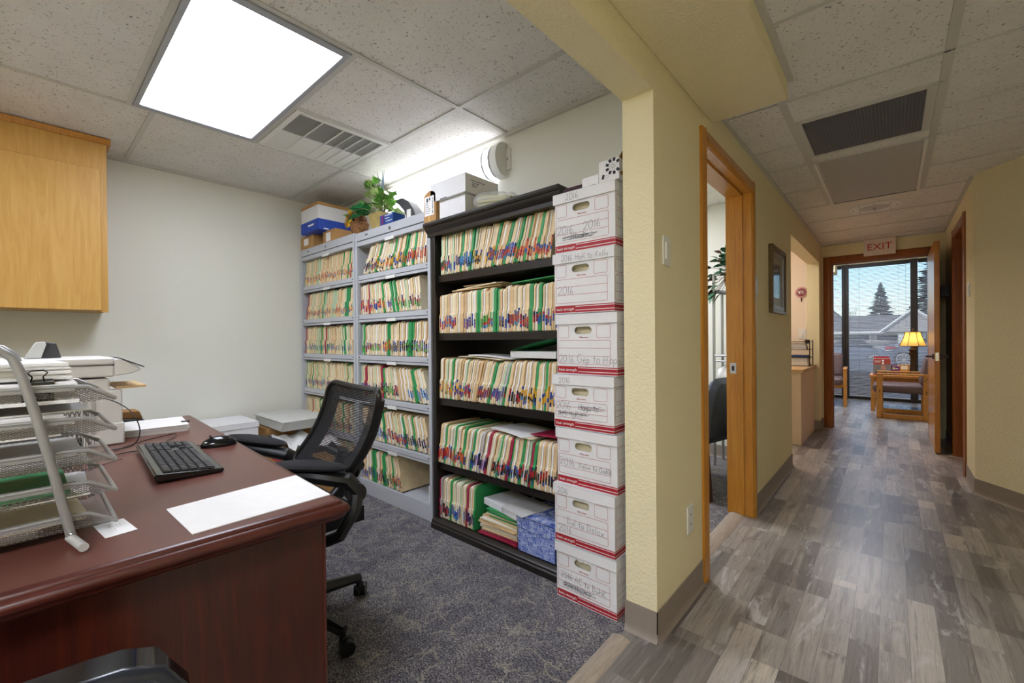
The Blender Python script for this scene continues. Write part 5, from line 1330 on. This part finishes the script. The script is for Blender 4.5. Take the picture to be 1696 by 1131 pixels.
m=MB(); m.lathe([(.185,0),(.18,-.006),(.13,-.012),(.115,-.012),(.11,-.006)],(-.11,5.0,ZK-.001),40); obj('ring',m,M['white_plastic'],t)
m=MB(); m.lathe([(.11,-.007),(.09,-.011),(.0001,-.013)],(-.11,5.0,ZK-.001),32); obj('grille',m,M['gray_plastic'],t)
m=MB(); 
for i in range(8): a=2*PI*i/8; m.ball((-.11+.15*math.cos(a),5.0+.15*math.sin(a),ZK-.011),.006,5)
m.cyl((-.11,4.98,ZK-.018),(-.11,5.02,ZK-.018),.012); obj('screws',m,M['satin'],t)
# EXIT sign hung from the ceiling against the end wall
t = thing('exit_sign','pale EXIT sign with red letters above the far corridor doorway','sign',(-.104,6.64,2.085))
obj('plate',MB().box(-.248,.037,6.645,6.652,2.088,2.282),M['sign_plate'],t,.001)
text('lettering','EXIT',.108,t,frame_mat((-.106,6.6445,2.152),(1,0,0),(0,0,1)),M['sign_red'],'CENTER',.0006,1.02)
m=MB(); m.cyl((-.2,6.652,2.25),(-.2,6.69,2.25),.004); m.cyl((0,6.652,2.25),(0,6.69,2.25),.004); obj('standoffs',m,M['satin'],t)
t = thing('wall_box','small dark gray wall-mounted box behind the open end door','wall device',(.44,6.45,1.53))
obj('case',MB().box(.375,.445,6.22,6.36,1.53,1.65),plain('box_gray','#4b4848',.5,var=.04),t,.008); obj('bracket',MB().box(.43,.445,6.15,6.42,1.575,1.605),M['dark_metal'],t)
# ---------------------------------------------------------------- side room seen through the first doorway
t = thing('guest_chair','blue-gray upholstered chair with dark wooden arms inside the first doorway','chair',(-1.185,3.48,0),math.radians(-103))
def roundsheet(c,w,h,d,n=10,tilt=0):
    m=MB(); X=Matrix.Translation(c)@Matrix.Rotation(tilt,4,'X')
    for s in (-1,1):
        r=[]
        for i in range(n+1):
            v=-1+2*i/n; r.append([(w/2*u*(1-.34*max(0,v)**3-.06*max(0,-v)**3), s*d/2*(max(0,1-(abs(u)**6))*max(0,1-abs(v)**6))**.4, h/2*v) for u in [-1+2*j/n for j in range(n+1)]])
        m.grid(r if s>0 else [q[::-1] for q in r],0,X)
    return m
bk_=obj('backrest',roundsheet((0,.25,.62),.48,.46,.085,14,-.14),M['blue_fabric'],t,0,True)
obj('rear_panel',roundsheet((0,.285,.61),.40,.40,.05,14,-.14),M['blue_dark'],bk_,0,True)
m=MB(); m.box(-.24,.24,-.27,.24,.36,.45); obj('seat',m,M['blue_fabric'],t,.04,True,seg=3)
for x in (-.27,.27):
    m=MB(); m.prism([(-.30,0),(-.255,0),(-.22,.61),(-.265,.61)],x-.02,x+.02,'x'); obj('leg',m,M['maroon_wood'],t,.004,True)
    m=MB(); m.prism([(.27,0),(.315,0),(.27,.61),(.225,.61)],x-.02,x+.02,'x'); obj('leg',m,M['maroon_wood'],t,.004,True)
    m=MB(); m.prism([(-.29,.60),(.29,.60),(.29,.635),(-.29,.64)],x-.026,x+.026,'x'); obj('armrest',m,M['maroon_wood'],t,.006,True)
t = thing('shelf_stand','gray tubular metal shelf stand in the side room corner','shelf',(-1.04,4.2,0))
m=MB()
for x in (-1.19,-.87):
    for y in (4.08,4.33): m.cyl((x,y,0),(x,y,1.70 if y<4.2 else 1.56),.012,n=12)
obj('posts',m,M['satin'],t)
for z in (.30,.98,1.545):
    m=MB(); 
    for y in (4.08,4.33): m.cyl((-1.19,y,z),(-.87,y,z),.009)
    for x in (-1.19,-.87): m.cyl((x,4.08,z),(x,4.33,z),.009)
    m.box(-1.19,-.87,4.08,4.33,z+.004,z+.010); obj('shelf',m,M['satin'],t)
m=MB()
for z in (.93,): m.cyl((-1.19,4.08,z),(-.87,4.08,z),.006)
obj('rail',m,M['satin'],t)
t = thing('potted_plant','trailing dark green artificial plant in a basket on the metal shelf stand','plant',(-1.05,4.2,1.557))
m=MB(); m.lathe([(.06,0),(.085,.05),(.095,.10),(.09,.13),(.08,.13),(.07,.06)],(-1.04,4.2,1.557),20); obj('basket',m,plain('woven_orange','#b98443',.7,var=.3,vs=50,bump=.6,bs=120),t)
lf,sm=MB(),MB(); foliage(lf,sm,(-1.06,4.16,1.76),70,(.2,.14,.17),.085,.03,41,(0,0,0,1),zmin=-.7,lobes=False,base=(-1.04,4.2,1.67)); foliage(lf,sm,(-1.17,4.08,1.60),14,(.06,.06,.16),.08,.028,42,(0,0,1),zmin=-1,lobes=False,base=(-1.06,4.17,1.68))
obj('foliage',lf,[M['leaf_dark'],M['leaf_brown']],t); obj('stems',sm,M['leaf_brown'],t)
rows=[]; rr=random.Random(12)
for i in range(9):
    f=math.sin(PI*(i+.02)/8.04); rows.append([(-1.05+.14*f*math.cos(a)*(1+.12*math.sin(5*a+i)),4.2+.10*f*math.sin(a),.80-.10*math.cos(PI*i/8)+.01*math.sin(7*a+i)) for a in [2*PI*j/20 for j in range(21)]])
tag(obj('plastic_sack',MB().grid(rows),M['paper'],ang=80),'crumpled white sack behind the blue-gray chair back','bag')
obj_=tag(obj('side_table',MB().box(-1.22,-.84,3.98,4.36,.43,.45).box(-1.21,-1.19,3.99,4.01,0,.43).box(-.87,-.85,3.99,4.01,0,.43).box(-1.21,-1.19,4.33,4.35,0,.43).box(-.87,-.85,4.33,4.35,0,.43),M['gray_plastic']),'gray low table inside the metal shelf stand','table')
bpy.data.objects.remove(obj_)
sheet('paper_stack',-1.17,-.90,4.10,4.31,.3105,.05,'paper','white paper stack on the lowest shelf of the metal stand','papers',0,51,8)
obj_ = tag(obj('picture_rail',MB().box(-4.05,XO,4.385,4.40,.62,.65),M['maroon_wood']),'','')
obj_['kind']='structure'; obj_.name='trim_chair_rail'
for k in ('label','category'):
    if k in obj_: del obj_[k]
# ---------------------------------------------------------------- reception counter beyond the opening
t = thing('reception_counter','pale maple reception counter beyond the corridor wall opening','counter',(-1.1,5.8,0))
obj('body',MB().box(-1.9,-.714,5.385,6.40,0,.762),M['maple'],t,.002); m=MB(); m.box(-1.93,-.69,5.355,6.42,.762,.797); obj('worktop',m,M['maple_edge'],t,.003)
t = thing('desk_organizer','black wire desk organizer with shelves of papers on the reception counter','organizer',(-.90,6.1,.798))
m=MB()
for x in (-1.12,-.71):
    for y in (5.98,6.24): m.cyl((x,y,.798),(x,y,1.10),.005)
for z in (.80,.90,.99,1.08):
    m.tube([(-1.12,5.98,z),(-.71,5.98,z),(-.71,6.24,z),(-1.12,6.24,z)],.004,6,closed=True)
    m.box(-1.12,-.71,5.98,6.24,z-.002,z)
m.box(-.75,-.71,5.975,5.979,1.06,1.105); obj('frame',m,M['dark_metal'],t)
PGp='papers in the reception organizer'
sheet('paper_stack',-1.1,-.73,5.985,6.22,.803,.045,'paper','white paper stack, lowest, in the reception organizer','papers',0,61,7).__setitem__('group',PGp)
sheet('paper_stack',-1.1,-.73,5.985,6.22,.849,.046,'paper_gray','gray paper stack above the white one in the reception organizer','papers',0,62,9).__setitem__('group',PGp)
sheet('booklet',-1.1,-.735,5.983,6.2,.902,.022,'navy_box','blue booklet with white lettering in the reception organizer','booklet',0,63,2)
sheet('paper_stack',-1.1,-.75,5.985,6.2,.9925,.07,'paper_gray','fanned papers on the upper level of the reception organizer','papers',.04,64,5).__setitem__('group',PGp)
sheet('paper_stack',-1.1,-.76,5.985,6.2,1.0815,.012,'manila3','cream papers on the very top of the reception organizer','papers',-.05,65,3).__setitem__('group',PGp)
t = thing('wall_plaque','small oval pink plaque with hanging string on the reception wall','plaque',(-.846,6.43,1.57))
m=MB(); m.ball((0,0,0),1,14,0,(.068,.008,.068),Matrix.Translation((-.846,6.433,1.693))); obj('plaque_plate',m,plain('dusty_pink','#c79a98',.5,var=.06),t)
m=MB(); m.ball((0,0,0),1,12,0,(.05,.004,.05),Matrix.Translation((-.846,6.427,1.693))); obj('inner_oval',m,plain('maroon_oval','#8b3f49',.5,var=.15,vs=60),t)
m=MB(); m.ribbon([(-.846+.034*math.cos(2.2+.55*i)*(1-.03*i),6.4215,1.693+.022*math.sin(1.3*i)) for i in range(16)],.004,(0,-1,0)); obj('script_mark',m,M['paper'],t)
m=MB(); m.cyl((-.846,6.432,1.625),(-.846,6.432,1.58),.006); obj('tassel',m,M['leaf_brown'],t)
t = thing('light_switch','white double light switch on the reception wall above the organizer','light switch',(-.836,6.44,1.17))
obj('cover_plate',MB().box(-.878,-.80,6.434,6.44,1.112,1.235),M['white_plastic'],t,.002); obj('rocker',MB().box(-.85,-.83,6.429,6.435,1.14,1.2),M['white_plastic'],t,.001)
# ---------------------------------------------------------------- waiting room
def lounge(label, M4, group='oak sled-base waiting room chairs'):
    """faces local -y, width along x"""
    t = thing('armchair', label, 'chair', tuple(M4.translation), M4.to_euler().z, group)
    for s_ in (-1,1):
        xa,xb=(.27,.315) if s_>0 else (-.315,-.27); f=MB()
        f.box(xa,xb,-.27,-.205,0,.60); f.box(xa,xb,.205,.27,0,.60); f.box(xa,xb,-.205,.205,.0,.065); f.box(xa-.004,xb+.004,-.275,.30,.597,.622)
        sf=obj('side_frame',f,M['oak_chair'],t,.005,True)
        d=MB(); 
        for y in (-.237,.237):
            for z in (.36,.385): d.cyl((xb-.002 if s_>0 else xa+.002,y,z),(xb+.0012 if s_>0 else xa-.0012,y,z),.008,n=12)
        for y,z in ((.225,.53),(.245,.56)): d.cyl((xb-.002 if s_>0 else xa+.002,y,z),(xb+.0012 if s_>0 else xa-.0012,y,z),.008,n=12)
        obj('bolt_plugs',d,M['black_plastic'],sf,0,True)
    f=MB(); f.box(-.27,.27,-.235,-.205,.30,.35); f.box(-.27,.27,.215,.245,.29,.35); obj('cross_rail',f,M['oak_chair'],t,.003,True)
    m=MB(); m.box(-.262,.262,-.315,.24,.345,.47); obj('seat',m,M['taupe'],t,.05,True,60,seg=4)
    m=MB(); m.box(-.255,.255,-.05,.05,.0,.40,0,Matrix.Translation((0,.22,.46))@Matrix.Rotation(-.16,4,'X')); obj('backrest',m,M['taupe'],t,.045,True,60,seg=4)
    return t
lounge('oak armchair with taupe vinyl seat in front of the lamp table', Matrix.Translation((.105,8.21,0))@Matrix.Rotation(-PI/2,4,'Z'))
lounge('oak armchair with taupe vinyl seat facing the doorway, left by the window', Matrix.Translation((-.875,9.01,0))@Matrix.Rotation(.05,4,'Z'))
t = thing('lamp_table','oak side table carrying lamp and brochures by the window','table',(.08,8.85,0))
m=MB(); m.box(-.26,.42,8.57,9.15,.508,.548); obj('table_top',m,M['oak_chair'],t,.006)
m=MB(); m.box(-.20,.36,8.61,8.63,.43,.508); m.box(-.20,.36,9.09,9.11,.43,.508); m.box(-.215,-.195,8.63,9.09,.43,.508); m.box(.355,.375,8.63,9.09,.43,.508); obj('apron',m,M['oak_chair'],t,.002)
for x in (-.245,.36):
    for y in (8.58,9.09): obj('leg',MB().box(x,x+.05,y,y+.05,0,.508),M['oak_chair'],t,.004)
LZ=.549
t = thing('table_lamp','lit bronze table lamp with yellow bell shade on the oak side table','lamp',(.235,8.80,LZ))
m=MB(); lx,ly=.235,8.80
def sq(r,z): return [(lx+r*sx,ly+r*sy,z) for sx,sy in ((-1,-1),(1,-1),(1,1),(-1,1))]
prof=[(.075,LZ),(.075,LZ+.025),(.06,LZ+.035),(.04,LZ+.06),(.032,LZ+.11),(.028,LZ+.26),(.035,LZ+.29),(.05,LZ+.31),(.05,LZ+.325),(.03,LZ+.345),(.045,LZ+.37),(.05,LZ+.385),(.02,LZ+.395),(.014,LZ+.44)]
vs=[p for r,z in prof for p in sq(r,z)]; m.add(vs,[(3,2,1,0)]+[(4*k+i,4*k+(i+1)%4,4*k+4+(i+1)%4,4*k+4+i) for k in range(len(prof)-1) for i in range(4)]+[tuple(4*(len(prof)-1)+i for i in range(4))])
obj('base',m,M['bronze_lamp'],t,.003)
sh=NT('lamp_shade'); tr=sh.n('ShaderNodeBsdfTranslucent'); tr.inputs[0].default_value=lin('#f0d890'); df=sh.n('ShaderNodeBsdfDiffuse'); df.inputs[0].default_value=lin('#dcc084'); ms=sh.n('ShaderNodeMixShader'); ms.inputs[0].default_value=.72
sh.l(df.outputs[0],ms.inputs[1]); sh.l(tr.outputs[0],ms.inputs[2]); sh.l(ms.outputs[0],sh.out.inputs[0])
zb=.985; m=MB(); sp=[(.165,0),(.140,.05),(.115,.11),(.098,.17),(.090,.21)]; K=8
def ringp(r,z): return [(lx+r*1.0*math.cos(2*PI*(j+.5)/K),ly+r*.9*math.sin(2*PI*(j+.5)/K),z) for j in range(K+1)]
m.grid([ringp(r,zb+z) for r,z in sp]); shd=obj('lamp_shade',m,sh.mat,t,ang=10)
m=MB()
for j in range(K): m.tube([ringp(r+.001,zb+z)[j] for r,z in sp],.004,6)
m.tube(ringp(.166,zb)[:-1],.004,6,closed=True); m.tube(ringp(.091,zb+.21)[:-1],.004,6,closed=True)
obj('shade_piping',m,plain('shade_piping','#6b4a1c',.6),shd)
obj('finial',MB().lathe([(.006,0),(.018,.015),(.02,.03),(.008,.04),(.002,.05)],(lx,ly,zb+.215),12),M['bronze_lamp'],t)
obj('bulb',MB().ball((lx,ly,zb+.10),.032,10),emit('bulb','#ffd28a',LIGHT_BULB),t)
# brochures
t = thing('brochure_stand','red booklet display with portrait photograph standing on the oak side table','brochure',(-.11,8.70,LZ))
X=Matrix.Translation((-.118,8.68,LZ))@Matrix.Rotation(-.18,4,'X')@Matrix.Rotation(-.12,4,'Z')
m=MB(); m.box(-.105,.105,0,.004,0,.255,0,X); m.box(-.105,.105,0,.16,0,.004,0,X); obj('holder',m,M['clear_bag'],t)
m=MB(); m.box(-.10,.085,.022,.028,.01,.285,0,X); obj('rear_booklet',m,M['red_print'],t)
m=MB(); m.box(-.10,.10,-.003,-.0005,.008,.245,0,X); cov=obj('front_booklet',m,plain('booklet_red','#9a3a2b',.4,var=.05),t)
m=MB(); m.box(-.10,.10,-.0042,-.0032,.008,.155,0,X); obj('photo_area',m,plain('photo_gray','#75706a',.4,var=.25,vs=25),cov)
m=MB(); m.ball((0,0,0),1,10,0,(.032,.0012,.04),X@Matrix.Translation((.02,-.0045,.105))); obj('portrait_head',m,plain('portrait_tone','#a8775d',.5,var=.1),cov)
m=MB(); m.prism([(-.085,.008),(.07,.008),(.06,.05),(.03,.07),(-.02,.07),(-.07,.045)],-.0058,-.0045,'y',0,X); obj('portrait_shoulders',m,plain('portrait_dark','#2c2f35',.5),cov)
m=MB(); 
for z in (.215,.175): m.ball((0,0,0),1,8,0,(.013,.001,.014),X@Matrix.Translation((.015,-.0045,z)))
m.box(-.085,-.01,-.0045,-.0035,.205,.21,0,X); m.box(-.085,-.02,-.0045,-.0035,.19,.194,0,X); obj('print_marks',m,M['paper'],cov)
t = thing('tent_card','purple and orange folded card on the oak side table beside the lamp','card',(.09,8.72,LZ))
X=Matrix.Translation((.09,8.74,LZ+.085))@Matrix.Rotation(-.1,4,'X')
m=MB(); m.box(-.105,.0,-.002,0,-.08,.075,0,X); obj('left_panel',m,M['purple'],t)
m=MB(); m.box(.0,.105,-.002,0,-.08,.075,0,X); obj('right_panel',m,plain('card_orange','#c9872f',.5,var=.08),t)
m=MB(); m.box(.012,.085,-.003,-.002,.0,.055,0,X); m.box(-.03,-.005,-.003,-.002,.045,.065,0,X); m.box(-.09,-.04,-.003,-.002,.045,.055,0,X); m.box(-.05,-.02,-.003,-.002,.003,.015,0,X)
m.lathe([(.018,0),(.018,.001),(.009,.001),(.009,0)],(0,0,0),16,0,X@Matrix.Translation((-.07,-.002,.012))@Matrix.Rotation(PI/2,4,'X')); obj('print_marks',m,M['cream'],t)
obj('support',MB().box(-.10,.10,0,.08,-.0845,-.082,0,X),M['paper'],t)
sheet('magazine',-.22,-.09,8.60,8.66,LZ,.012,'red_band','small red magazine lying at the front corner of the oak side table','magazine',.1,71,2)
# windows: bronze frames, glass, blinds
bays=[(-1.53,-.69),(-.59,.24),(.33,1.17)]
for i,(a,b) in enumerate(bays):
    f=MB(); f.box(a-.045 if i else -1.62,a,9.96,10.10,0,2.44); f.box(b,b+.05 if i<2 else 1.26,9.96,10.10,0,2.44); f.box(a,b,10.0,10.08,0,.05); f.box(a,b,10.0,10.08,2.40,2.44)
    w_=struct('window_%d'%(i+1),f,M['bronze'],.002)
    obj('pane',MB().box(a,b,10.035,10.041,.05,2.40),M['glass'],w_)
    t = thing('window_blind','%s horizontal slat blind lowered over the %s window of the waiting room' % (('pale','gray','narrowly visible')[i],('left','middle','right')[i]),'blind',((a+b)/2,9.985,.06),0,'slat blinds on the waiting room windows')
    m=MB(); n_=96
    for k in range(n_):
        z=.075+(2.37-.075)*k/(n_-1); m.add([(a+.006,9.975,z-.0055),(b-.006,9.975,z-.0055),(b-.006,9.986,z+.0012),(a+.006,9.986,z+.0012),(b-.006,9.997,z+.0055),(a+.006,9.997,z+.0055)],[(0,1,2,3),(3,2,4,5)])
    obj('slats',m,M['blind'],t); obj('head_rail',MB().box(a+.004,b-.004,9.965,9.999,2.375,2.40),M['bronze'],t); obj('bottom_rail',MB().box(a+.006,b-.006,9.975,9.997,.055,.068),M['blind'],t)
    m=MB()
    for x in (a+.15,b-.15): m.cyl((x,9.972,.06),(x,9.972,2.38),.0012,n=5); m.cyl((x,9.9995,.06),(x,9.9995,2.38),.0012,n=5)
    if i==1: m.cyl((b-.06,9.968,1.3),(b-.06,9.968,2.38),.002,n=6)
    obj('ladder_cords',m,M['cord'],t)
# ---------------------------------------------------------------- outdoors
struct('ground', MB().box(-60,60,10.12,140,-.45,-.16), M['concrete'])
struct('wall_planter', MB().box(-3,-.12,11.3,11.5,-.16,.42), plain('brick_red','#6b3a30',.8,var=.25,vs=20))
roofm = NT('roof_shingle'); b_=roofm.n('ShaderNodeTexBrick'); roofm.l(roofm.co((1,1,1)),b_.inputs['Vector']); b_.inputs['Scale'].default_value=1.6; b_.inputs['Color1'].default_value=lin('#75716d'); b_.inputs['Color2'].default_value=lin('#8b8782'); b_.inputs['Mortar'].default_value=lin('#5d5956'); roofm.l(b_.outputs[0],roofm.p.inputs['Base Color']); roofm.set(.9)
siding = plain('siding_gray','#aba6a4',.8,var=.05); trimw = plain('trim_white','#e2e0dc',.7,var=.02); dglass = plain('dark_window','#39424c',.15,var=.1,vs=.8)
t = thing('office_building','long low gray building with shingle roof and white gable across the car park','building',(0,47,-.16))
obj('walls',MB().box(-16,9,45.6,54,-.3,1.60),siding,t)
m=MB(); m.add([(-16.6,45,1.52),(9.6,45,1.52),(9.6,50,2.98),(-16.6,50,2.98),(-16.6,55,1.52),(9.6,55,1.52)],[(0,1,2,3),(3,2,5,4)]); m.add([(-16.6,45,1.42),(9.6,45,1.42),(9.6,45,1.52),(-16.6,45,1.52)],[(0,1,2,3)]); obj('roof',m,roofm.mat,t)
m=MB(); m.add([(-.55,44,1.45),(3.0,44,1.45),(1.22,44,3.0),(-.55,48,1.45),(3.0,48,1.45),(1.22,50,3.0)],[(0,1,2),(0,3,5,2),(1,2,5,4)]); gb=obj('gable',m,siding,t)
m=MB(); 
for p,q in (((-.75,43.9,1.36),(1.22,43.9,3.14)),((3.2,43.9,1.36),(1.22,43.9,3.14))): m.tube([p,q],.11,4)
obj('gable_trim',m,trimw,gb)
m=MB(); m.box(-16,9,44.95,45.05,1.36,1.52); obj('fascia',m,trimw,t)
for k in range(9):
    x=-15+k*1.75; wn=obj('window',MB().box(x,x+1.45,45.52,45.6,.70,1.32),trimw,t); obj('pane',MB().box(x+.07,x+1.38,45.5,45.53,.76,1.26),dglass,wn)
for x in (.35,2.4): obj('porch_post',MB().box(x,x+.35,44.2,44.5,-.2,1.45),trimw,t)
obj('railing',MB().box(-15,3,43.2,43.3,.42,.56).box(-15,3,43.2,43.3,.12,.2),plain('railing_dark','#55565c',.6),t)
m=MB(); hand(m,'Hnt Dental'.replace('D','B'),(.35,43.98,1.72),.2,.03,seed=5)
t = thing('house','distant gabled house with gray roof beyond the left window','house',(-6,64,-.16))
obj('walls',MB().box(-9,-4.3,60,68,-.3,2.9),siding,t); m=MB(); m.prism([(-9.4,2.9),(-4.0,2.9),(-6.7,5.6)],59.8,68.2,'y'); obj('roof',m,roofm.mat,t); wn=obj('window',MB().box(-5.6,-4.9,59.9,60,1.9,2.7),trimw,t); obj('pane',MB().box(-5.5,-5.0,59.88,59.91,2.0,2.6),dglass,wn)
def conifer(x,y,zb,h,r,label,seed,n=46):
    t = thing('conifer',label,'tree',(x,y,zb),0,'conifers behind the building'); rr=random.Random(seed)
    obj('trunk',MB().cyl((x,y,zb),(x,y,zb+h),.16,.02,8),plain('bark','#4c4038',.9),t); m=MB()
    for i in range(n):
        u=i/(n-1); z=zb+h*(.12+.86*u); R=r*(1-u)**.8*rr.uniform(.75,1.15)+.08; k=14
        for j in range(k):
            a=2*PI*j/k+rr.uniform(0,.7); L=R*rr.uniform(.6,1.15); d=Vector((math.cos(a),math.sin(a),0)); s_=Vector((-d.y,d.x,0)); p=Vector((x,y,z)); w=.10*L+.13
            q=p+d*L+Vector((0,0,-.16*L+rr.uniform(0,.12))); mid=p+d*L*.55+Vector((0,0,.0))
            m.add([p,mid+s_*w,q,mid-s_*w,mid+Vector((0,0,-.22*w-.08))],[(0,1,4),(1,2,4),(2,3,4),(3,0,4)])
    obj('branches',m,plain('needle','#3f4a40',.9,var=.25,vs=1.5),t)
conifer(-.9,62,-.2,7.2,2.1,'middle conifer rising above the low building roof',1)
conifer(3.0,58,-.2,10.5,2.6,'tall dark conifer at the right window edge',2)
conifer(1.6,70,-.2,4.8,2.2,'low conifer behind the gable, between the taller two',3,18)
conifer(-3.4,72,-.2,4.0,1.8,'low conifer just left of the middle conifer behind the roof',4,18)
conifer(-8.2,78,-.2,7.2,2.6,'conifer beyond the left house',5)
t = thing('bare_tree','leafless pale tree left of the middle conifer','tree',(-3.4,57,-.16)); rr=random.Random(9)
obj('trunk',MB().cyl((-3.4,57,-.2),(-3.3,57,2.6),.12,.08,8),plain('bare_bark','#857d76',.9),t); m=MB()
for i in range(34):
    a=rr.uniform(0,2*PI); z=rr.uniform(1.5,2.8); L=rr.uniform(.8,2.6); p=Vector((-3.35,57,z)); q=p+Vector((math.cos(a)*.36*L,math.sin(a)*.36*L,L)); m.tube([p,(p+q)/2+Vector((.08*math.cos(a),0,-.1)),q],[.035,.022,.008],5)
obj('branches',m,plain('bare_bark','#857d76',.9),t)
# parked car
t = thing('parked_car','blue-gray car with alloy wheel parked outside, low behind the lamp table','car',(1.0,24.6,-.16))
blue = plain('car_blue','#6c7688',.25,.2,var=.03); zc=-.16
MX = lambda x: .79-x
body=[(-2.05,.22),(1.15,.22),(1.22,.5),(1.16,.80),(.75,.90),(.2,1.0),(-.9,1.02),(-1.75,.92),(-2.1,.86),(-2.15,.5)]
body=[(MX(x),z+zc) for x,z in body]
m=MB(); m.prism(body,23.75,25.5,'y'); obj('body',m,blue,t,.08,seg=3)
cab=[(.25,.88),(-.25,1.36),(-1.45,1.40),(-2.0,.92)]; cab=[(MX(x),z+zc) for x,z in cab]
m=MB(); m.prism(cab,23.95,25.3,'y'); obj('cabin',m,dglass,t,.06)
m=MB(); m.prism([(MX(x),z+zc) for x,z in ((-.25,1.37),(-1.45,1.41),(-1.45,1.44),(-.25,1.40))],23.93,25.32,'y'); obj('roof',m,blue,t)
for x in (.37,2.74):
    for y in (23.72,25.35):
        w=MB(); w.cyl((x,y,zc+.33),(x,y+.2,zc+.33),.33,n=28); wh=obj('wheel',w,M['black_plastic'],t,.02)
        if y<24:
            s_=MB()
            for k in range(10): a=2*PI*k/10; s_.prism([(math.cos(a-.10)*.05+x,math.sin(a-.10)*.05+zc+.33),(math.cos(a-.12)*.23+x,math.sin(a-.12)*.23+zc+.33),(math.cos(a+.12)*.23+x,math.sin(a+.12)*.23+zc+.33),(math.cos(a+.10)*.05+x,math.sin(a+.10)*.05+zc+.33)],y-.012,y,'y')
            s_.tube([(x+.235*math.cos(2*PI*k/24),y-.006,zc+.33+.235*math.sin(2*PI*k/24)) for k in range(24)],.016,6,closed=True); s_.cyl((x,y-.015,zc+.33),(x,y,zc+.33),.055)
            obj('rim',s_,plain('alloy','#d4d6da',.3,.5,var=.02),wh)
m=MB(); m.prism([(-.22,.72+zc),(.12,.78+zc),(.16,.86+zc),(-.2,.86+zc)],23.70,23.78,'y'); obj('tail_lamp',m,M['red_print'],t,.02)
m=MB(); m.prism([(-.22,.66+zc),(.02,.70+zc),(.02,.74+zc),(-.22,.72+zc)],23.70,23.78,'y'); obj('reflector',m,plain('lamp_white','#dadada',.3,var=.02),t,.01)
c2 = copy_tree(t); c2.location = (-2.5,33,-.5); c2['label']='second blue-gray car farther away, left of the near parked car'
# ---------------------------------------------------------------- daylight, camera, view
w = bpy.data.worlds.new('World'); bpy.context.scene.world = w; w.use_nodes = True
nt = w.node_tree; nt.nodes.clear()
sky = nt.nodes.new('ShaderNodeTexSky'); sky.sky_type = 'NISHITA'; sky.sun_disc = False; sky.sun_elevation = math.radians(38); sky.sun_rotation = math.radians(190); sky.air_density = 1.0; sky.dust_density = .6; sky.ozone_density = 3.5
bg = nt.nodes.new('ShaderNodeBackground'); bg.inputs[1].default_value = SKY
out = nt.nodes.new('ShaderNodeOutputWorld'); nt.links.new(sky.outputs[0], bg.inputs[0]); nt.links.new(bg.outputs[0], out.inputs[0])
sd = bpy.data.lights.new('Sun', 'SUN'); sd.energy = SUN; sd.angle = math.radians(.6); sd.color = (1,.95,.88)
so = bpy.data.objects.new('Sun', sd); C.objects.link(so); so.rotation_euler = (math.radians(50), 0, math.radians(-25))
cd = bpy.data.cameras.new('Camera'); cam = bpy.data.objects.new('Camera', cd); C.objects.link(cam)
F_ = 715.676; yaw, pitch, roll = (math.radians(a) for a in (41.31836, -.273166, -.541789))
Fv = Vector((-math.sin(yaw), math.cos(yaw), 0)); Rv = Vector((math.cos(yaw), math.sin(yaw), 0)); Uv = Vector((0,0,1))
F2 = Fv*math.cos(pitch) + Uv*math.sin(pitch); U2 = Uv*math.cos(pitch) - Fv*math.sin(pitch)
R2 = Rv*math.cos(roll) + U2*math.sin(roll); U3 = U2*math.cos(roll) - Rv*math.sin(roll)
cam.matrix_world = Matrix(((R2.x,U3.x,-F2.x,0),(R2.y,U3.y,-F2.y,0),(R2.z,U3.z,-F2.z,1.14),(0,0,0,1)))
cd.sensor_fit = 'HORIZONTAL'; cd.sensor_width = 36; cd.lens = F_*36/1696; cd.clip_start = .05; cd.clip_end = 400
sc = bpy.context.scene; sc.camera = cam
sc.view_settings.view_transform = 'Standard'; sc.view_settings.look = 'None'; sc.view_settings.gamma = 1; sc.view_settings.exposure = EXPOSURE
sc.view_settings.use_curve_mapping = False
